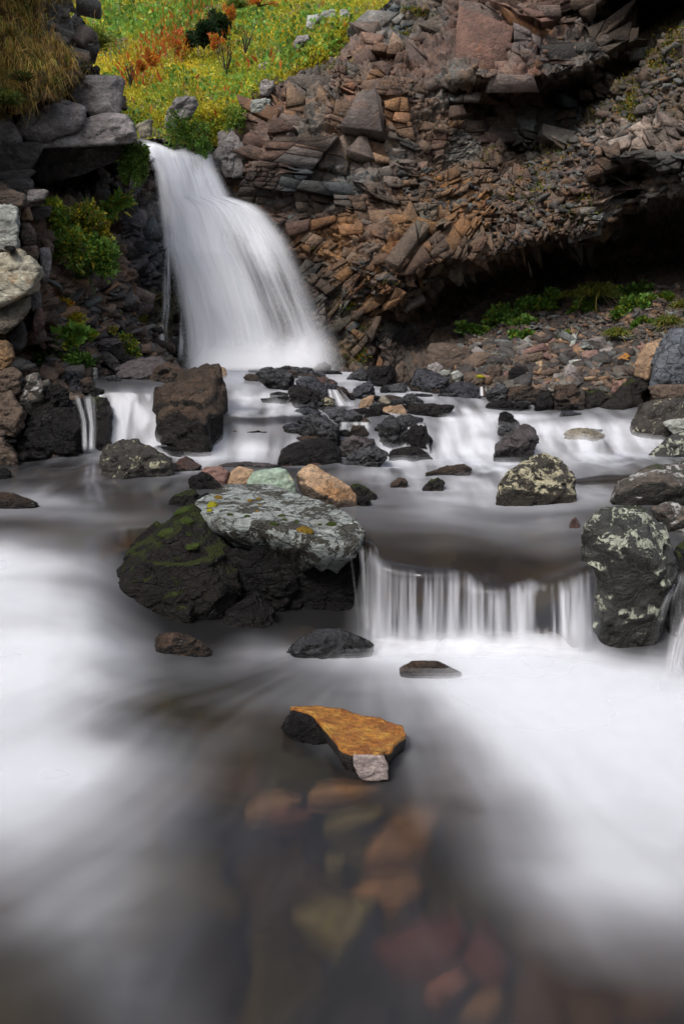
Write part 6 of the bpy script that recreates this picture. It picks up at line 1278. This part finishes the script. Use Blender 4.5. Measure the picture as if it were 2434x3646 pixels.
# ---- single plants
BUSH = [(.3, GRN), (.35, YGR), (.3, LGR), (.05, YEL)]
plant('broad_leaved_herb', 'broad leaved green plant on a thick stalk at the foot of the left bank', 'plant', 'B', (330,1285,880,1560), 9.1, 330, .15, [(.45, LGR), (.3, GRN), (.25, YGR)], .6, .7, .55, .3, 301, stems=9, lumps=9)
plant('dark_fern', 'dark fern left of the broad leaved plant', 'plant', 'B', (270,1390,470,1610), 9.0, 420, .06, [(.7, GRN), (.3, DGR)], .45, .8, .8, .4, 302)
plant('low_fern', 'low green fern at the water edge under the broad leaved plant', 'plant', 'B', (560,1560,930,1690), 8.8, 330, .07, [(.6, GRN), (.4, LGR)], .4, .8, .8, .4, 303)
for i, (lab, bx, Y, n, L, pal) in enumerate([
  ('large green bush under the overhang, beside the wall', (400,200,640,480), 10.4, 1100, .06, BUSH),
  ('yellowing bush in the middle of the left bank', (560,210,900,520), 10.7, 1300, .06, [(.3, GRN), (.35, YGR), (.25, YEL), (.1, BRN)]),
  ('green bush below the yellowing one', (500,440,800,760), 10.3, 1200, .06, BUSH),
  ('lush green bush toward the wet rock face', (780,520,1060,880), 10.6, 1100, .065, [(.6, GRN), (.25, LGR), (.15, YGR)]),
  ('yellow flecked bush right of the lush green one', (850,390,980,540), 10.9, 420, .05, [(.5, YEL), (.5, YGR)])]):
    plant('bush', lab, 'bush', 'B', bx, Y-.7, int(n*1.3), L*1.15, pal, .45, .8, .8, .5, 310+i, 'bushes on the left bank', lumps=12)
plant('pale_leaved_herb', 'pale green leafy plant hanging under the overhang near the waterfall', 'plant', 'B', (830,130,1160,330), 11.1, 330, .12, [(.6, LGR), (.25, YGR), (.15, YEL)], .5, .6, .6, .2, 320)
plant('light_fern', 'light green fern above the rust brown stone on the slope', 'plant', 'B', (640,760,900,1070), 10.0, 620, .06, [(.55, LGR), (.45, GRN)], .4, .7, .8, .4, 321)
plant('yellow_herb', 'yellow orange plant in the middle of the left slope', 'plant', 'B', (440,1060,650,1190), 9.6, 330, .06, [(.5, YEL), (.3, ORG), (.2, YGR)], .5, .7, .8, .5, 322)
plant('yellow_herb', 'yellow plant just above the broad leaved plant', 'plant', 'B', (560,1190,740,1310), 9.4, 260, .06, [(.6, YEL), (.4, YGR)], .5, .7, .8, .5, 323)
plant('speckled_herb', 'sparse red and green herb by the edge of the wall', 'plant', 'B', (370,950,540,1110), 9.7, 240, .045, [(.5, YGR), (.25, RED), (.25, GRN)], .4, .7, .8, .5, 324)
plant('yellow_green_herb', 'yellow green plant by the foot of the water veil', 'plant', 'B', (1090,1350,1235,1540), 9.9, 300, .06, [(.6, YGR), (.4, GRN)], .5, .7, .8, .5, 325)
plant('moss_tuft', 'olive moss tuft on the slope beside the wet wall, uppermost', 'moss', 'B', (950,940,1060,1120), 10.9, 420, .03, [(.6, YGR), (.4, BRN)], .6, .6, 1, .2, 326, stems=0)
plant('moss_tuft', 'yellow moss tuft on the slope below the olive one', 'moss', 'B', (980,1130,1090,1220), 10.4, 240, .03, [(.7, YGR), (.3, YEL)], .6, .6, 1, .2, 327, stems=0)
plant('moss_tuft', 'rusty tuft above the dark wet slab', 'moss', 'B', (960,1270,1070,1370), 9.9, 200, .03, [(.5, YGR), (.5, BRN)], .6, .6, 1, .2, 328, stems=0)
plant('hanging_moss', 'bright green moss hump hanging beside the waterfall brink', 'moss', 'A', (1090,1255,1310,1640), 10.5, 5200, .05, [(.75, (.075,.14,.018)), (.25, (.12,.19,.025))], .35, .8, .8, -.8, 329, stems=0, lumps=16)
plant('hanging_moss', 'wet moss streak on the rock face under the veil', 'moss', 'B', (1130,900,1200,1160), 11.65, 900, .03, [(.7, (.06,.07,.008)), (.3, (.10,.11,.012))], .5, .3, .9, -.6, 330, stems=0, lumps=9)
plant('hanging_moss', 'yellow green moss low on the rock face beside the veil', 'moss', 'B', (1230,1100,1320,1400), 11.55, 900, .03, [(.7, (.07,.075,.008)), (.3, (.14,.12,.012))], .5, .3, .9, -.6, 331, stems=0, lumps=9)
for i, (lab, bx, Y, n, pal) in enumerate([
  ('low leafy plant in the shade, leftmost of the strip below the cave', (60,850,260,920), 13.0, 230, [(.7, GRN), (.3, LGR)]),
  ('leafy green plant in the middle of the strip below the cave', (230,740,470,880), 13.3, 620, [(.65, GRN), (.35, LGR)]),
  ('bright green leafy plant at the upper end of the strip below the cave', (440,640,720,800), 13.6, 700, [(.45, GRN), (.55, LGR)]),
  ('bright leafy plant below the upper end of the strip', (390,800,550,900), 12.9, 320, [(.4, GRN), (.6, LGR)]),
  ('little leafy plant on the dark soil under the strip', (410,910,560,980), 12.3, 150, [(.6, GRN), (.4, LGR)]),
  ('leafy plant beneath the big grass tuft', (770,690,970,800), 12.9, 420, [(.6, GRN), (.4, LGR)]),
  ('dark green leafy plant right of the big grass tuft', (980,560,1290,740), 13.1, 820, [(.8, GRN), (.2, LGR)]),
  ('large leaved bright plant on the right of the scree', (1170,620,1430,800), 12.4, 560, [(.5, GRN), (.5, LGR)]),
  ('small leafy plant left of the large leaved one', (1060,750,1180,840), 12.2, 180, [(.6, GRN), (.4, LGR)]),
  ('feathery green plant low on the right of the scree', (1230,820,1400,900), 11.6, 240, [(.8, GRN), (.2, LGR)]),
  ('small green plant in the bare middle of the scree', (745,910,815,960), 11.7, 90, [(.6, GRN), (.4, LGR)]),
  ('leafy plant under the cave at the far right', (1420,640,1520,800), 12.3, 240, [(.6, GRN), (.4, YGR)])]):
    plant('leafy_herb', lab, 'plant', 'R', bx, Y-.45, int(n*2.2), .075, [(a_*1.0, tuple(x*.95 for x in c_)) for a_, c_ in pal]+[(.12, YGR)], .75, .6, .6, .45, 340+i, 'green plants on the scree', lumps=10)
GP = [(.5, (.14,.16,.025)), (.3, (.08,.12,.02)), (.2, (.24,.19,.04))]
for i, (lab, bx, Y, n) in enumerate([
  ('big grass tuft in front of the cave', (880,520,1060,720), 12.9, 330), ('yellowish grass tuft left of the big one before the cave', (755,600,860,700), 13.1, 170),
  ('lone grass tuft in the middle of the scree', (1050,840,1180,970), 11.2, 220), ('grass tuft above the tan rock at the right', (1390,760,1520,900), 10.6, 260),
  ('grass tuft at the right edge of the scree', (1500,660,1620,780), 11.3, 200)]):
    tuft('grass_tuft', lab, 'grass tuft', 'R', bx, Y-.6, int(n*1.5), GP, .014, seed=360+i, group='grass tufts on the scree', lean=(-.15, -.4, .75))
tuft('grass_tuft', 'dark green grass tuft at the left edge of the overhang', 'grass tuft', 'A', (-80,760,170,1000), 8.8, 420, [(.6, (.05,.085,.015)), (.4, (.11,.12,.02))], .01, seed=370)
tuft('grass_tuft', 'green tuft in the dry grass above the speckled block', 'grass tuft', 'A', (110,600,290,780), 9.2, 320, [(.7, (.05,.075,.015)), (.3, (.2,.13,.04))], .008, seed=371)
tuft('grass_tuft', 'tall green grass clump beside the black outcrop', 'grass tuft', 'A', (730,180,910,560), 14.5, 900, [(.6, (.12,.17,.02)), (.4, (.17,.17,.02))], .012, seed=372, spread=.3)
tuft('grass_tuft', 'feathery green grass clump at the top edge of the hillside', 'grass tuft', 'H', (690,-30,780,80), 20.0, 420, [(1, (.14,.2,.03))], .014, seed=373)
needle = [(.7, DGR), (.3, (.02,.045,.014))]
plant('evergreen_shrub', 'dark evergreen shrub on the hillside, lower of the two', 'shrub', 'H', (445,130,620,300), 17.6, 4200, .10, needle, .2, .9, .6, .5, 380, 'dark evergreen shrubs', lumps=9)
plant('evergreen_shrub', 'dark evergreen shrub on the hillside, upper right of the two', 'shrub', 'H', (530,50,690,220), 18.4, 3200, .10, [(.6, (.018,.04,.012)), (.4, (.035,.06,.015))], .2, .9, .6, .5, 381, 'dark evergreen shrubs', lumps=9)
for i, (lab, bx, Y) in enumerate([('orange red bush left of the evergreen shrub', (290,190,420,340), 17.6), ('small red bush right under the evergreen shrub', (580,225,640,300), 17.0), ('thin red herb beside the upper evergreen shrub', (665,40,730,170), 18.4),
  ('red herb at the left of the hillside', (180,330,240,410), 16.4), ('orange red herb low on the left of the hillside', (130,380,170,440), 15.9), ('red herb at the top of the hillside', (790,-10,960,40), 20.0)]):
    plant('red_herb', lab, 'plant', 'H', bx, Y, 420, .075, [(.4, RED), (.45, ORG), (.15, YEL)], .3, .8, .5, .8, 390+i, 'red autumn plants on the hillside', stems=5)
plant('green_bush', 'feathery green bush at the brink of the waterfall', 'bush', 'H', (320,740,560,930), 13.3, 1500, .07, [(.5, GRN), (.35, LGR), (.15, YGR)], .35, .8, .8, .4, 400, lumps=12)
plant('green_bush', 'green bush between the brink and the cliff', 'bush', 'H', (640,660,820,800), 13.5, 800, .06, [(.5, GRN), (.3, YGR), (.2, LGR)], .4, .7, .8, .4, 401, lumps=10)
plant('green_bush', 'small green bush right behind the brink', 'bush', 'H', (480,860,590,960), 13.1, 380, .06, [(.6, GRN), (.4, LGR)], .4, .7, .8, .4, 402, lumps=8)
def twig_bush(lab, crop, box, Y, seed):
    g = np.random.default_rng(seed); ox, oy, k = CR[crop]; u0, v0, u1, v1 = ox+box[0]*k, oy+box[1]*k, ox+box[2]*k, oy+box[3]*k
    foot = P((u0+u1)/2, v1, Y).reshape(3); W_, H_ = (u1-u0)/F*Y, (v1-v0)/F*Y; sg = []
    for i in range(11):
        t = np.array([g.uniform(-.5, .5)*W_, g.uniform(-.3, .3)*W_, g.uniform(.6, 1)*H_]); m = t*.5+g.normal(0, .03, 3)*W_
        sg += [(np.zeros(3), m, .011, .008), (m, t, .008, .003)]
        for _ in range(2):
            s = m+(t-m)*g.uniform(.1, .7); sg.append((s, s+np.array([g.uniform(-.2, .2)*W_, 0, g.uniform(.1, .3)*H_]), .005, .002))
    o = tubes(sg, 'bare_shrub', None, (.06, .04, .025)); o.location = tuple(foot); tag(o, lab, 'shrub', 'bare twiggy shrubs')
twig_bush('bare twiggy shrub right of the evergreen shrubs', 'H', (740,170,840,330), 16.6, 410)
twig_bush('bare twiggy shrub in the yellow grass mid slope', 'H', (600,270,740,460), 15.6, 411)
twig_bush('bare twiggy shrub at the left edge of the hillside near the block', 'H', (40,400,120,530), 15.0, 412)
# ---- moss cushions sitting on rocks
bpy.context.view_layer.update()
def hit(o, u, v):
    d = P(u, v, 1.0).reshape(3)-np.array([0, 0, CH]); d /= np.linalg.norm(d)
    mi = o.matrix_world.inverted(); r = o.ray_cast(mi @ Vector((0, 0, CH)), (mi.to_3x3() @ Vector(d)).normalized())
    return (o.matrix_world @ r[1], r[2]) if r[0] else (None, None)
def cushion(o, crop, x, y, rx, ry, mat, seed, name='moss_cushion', label=None, hgt=.5):
    ox, oy, k = CR[crop]; u, v = ox+x*k, oy+y*k; p, n = hit(o, u, v)
    if p is None: print('MISS', name, x, y); return
    sv, sf = ico(4); s = k*(p.y)/F; V = sv*np.array([rx*s, ry*s*1.2, max(rx, ry)*s*hgt])
    V = V*(1+.25*fbm(sv*2.2+seed, 3, seed)+.10*fbm(sv*7+seed, 3, seed+5))[:, None]
    q = Vector((0, 0, 1)).rotation_difference((n+Vector((0, -.2, .6))).normalized()); V = np.array([(q @ Vector(a))[:] for a in V])
    m = build(name, V, sf, mat, o, True); m.location = p-o.location
    if label: m['label'] = label
for i, (x, y, rx, ry, mt, lb) in enumerate([(650,215,26,40,MOSS_Y,'bright yellow moss'),(680,175,22,20,MOSS_O,'orange moss'),(635,240,14,16,MOSS_Y,'bright yellow moss'),(1118,345,46,34,MOSS_O,'round orange yellow moss cushion'),
   (840,190,15,14,MOSS_O,None),(885,180,13,12,MOSS_O,None),(890,212,9,9,MOSS_O,None),(1015,288,14,13,MOSS_G,None),(1075,298,13,15,MOSS_G,None),(1255,310,28,16,MOSS_G,None),(1000,268,20,14,MOSS_G,None),(878,243,12,10,MOSS_O,None),(740,262,18,12,MOSS_G,None),(825,270,16,16,MOSS_G,None),(960,310,26,14,MOSS_G,None),(1195,312,12,9,MOSS_G,None)]):
    cushion(slab, 'c5', x, y, rx, ry, mt, 500+i, label=lb)
for i, (x, y, rx, ry) in enumerate([(500,240,50,26),(420,350,50,30),(520,290,34,26),(550,420,40,24)]): cushion(mb, 'c5', x, y, rx, ry, MOSS_G, 530+i, hgt=.25)
for i, (x, y, rx, ry) in enumerate([(1000,300,50,16),(1080,270,60,22),(1140,318,34,12)]): cushion(my, 'c3', x, y-2, rx, ry, MOSS_Y, 540+i, hgt=.4)
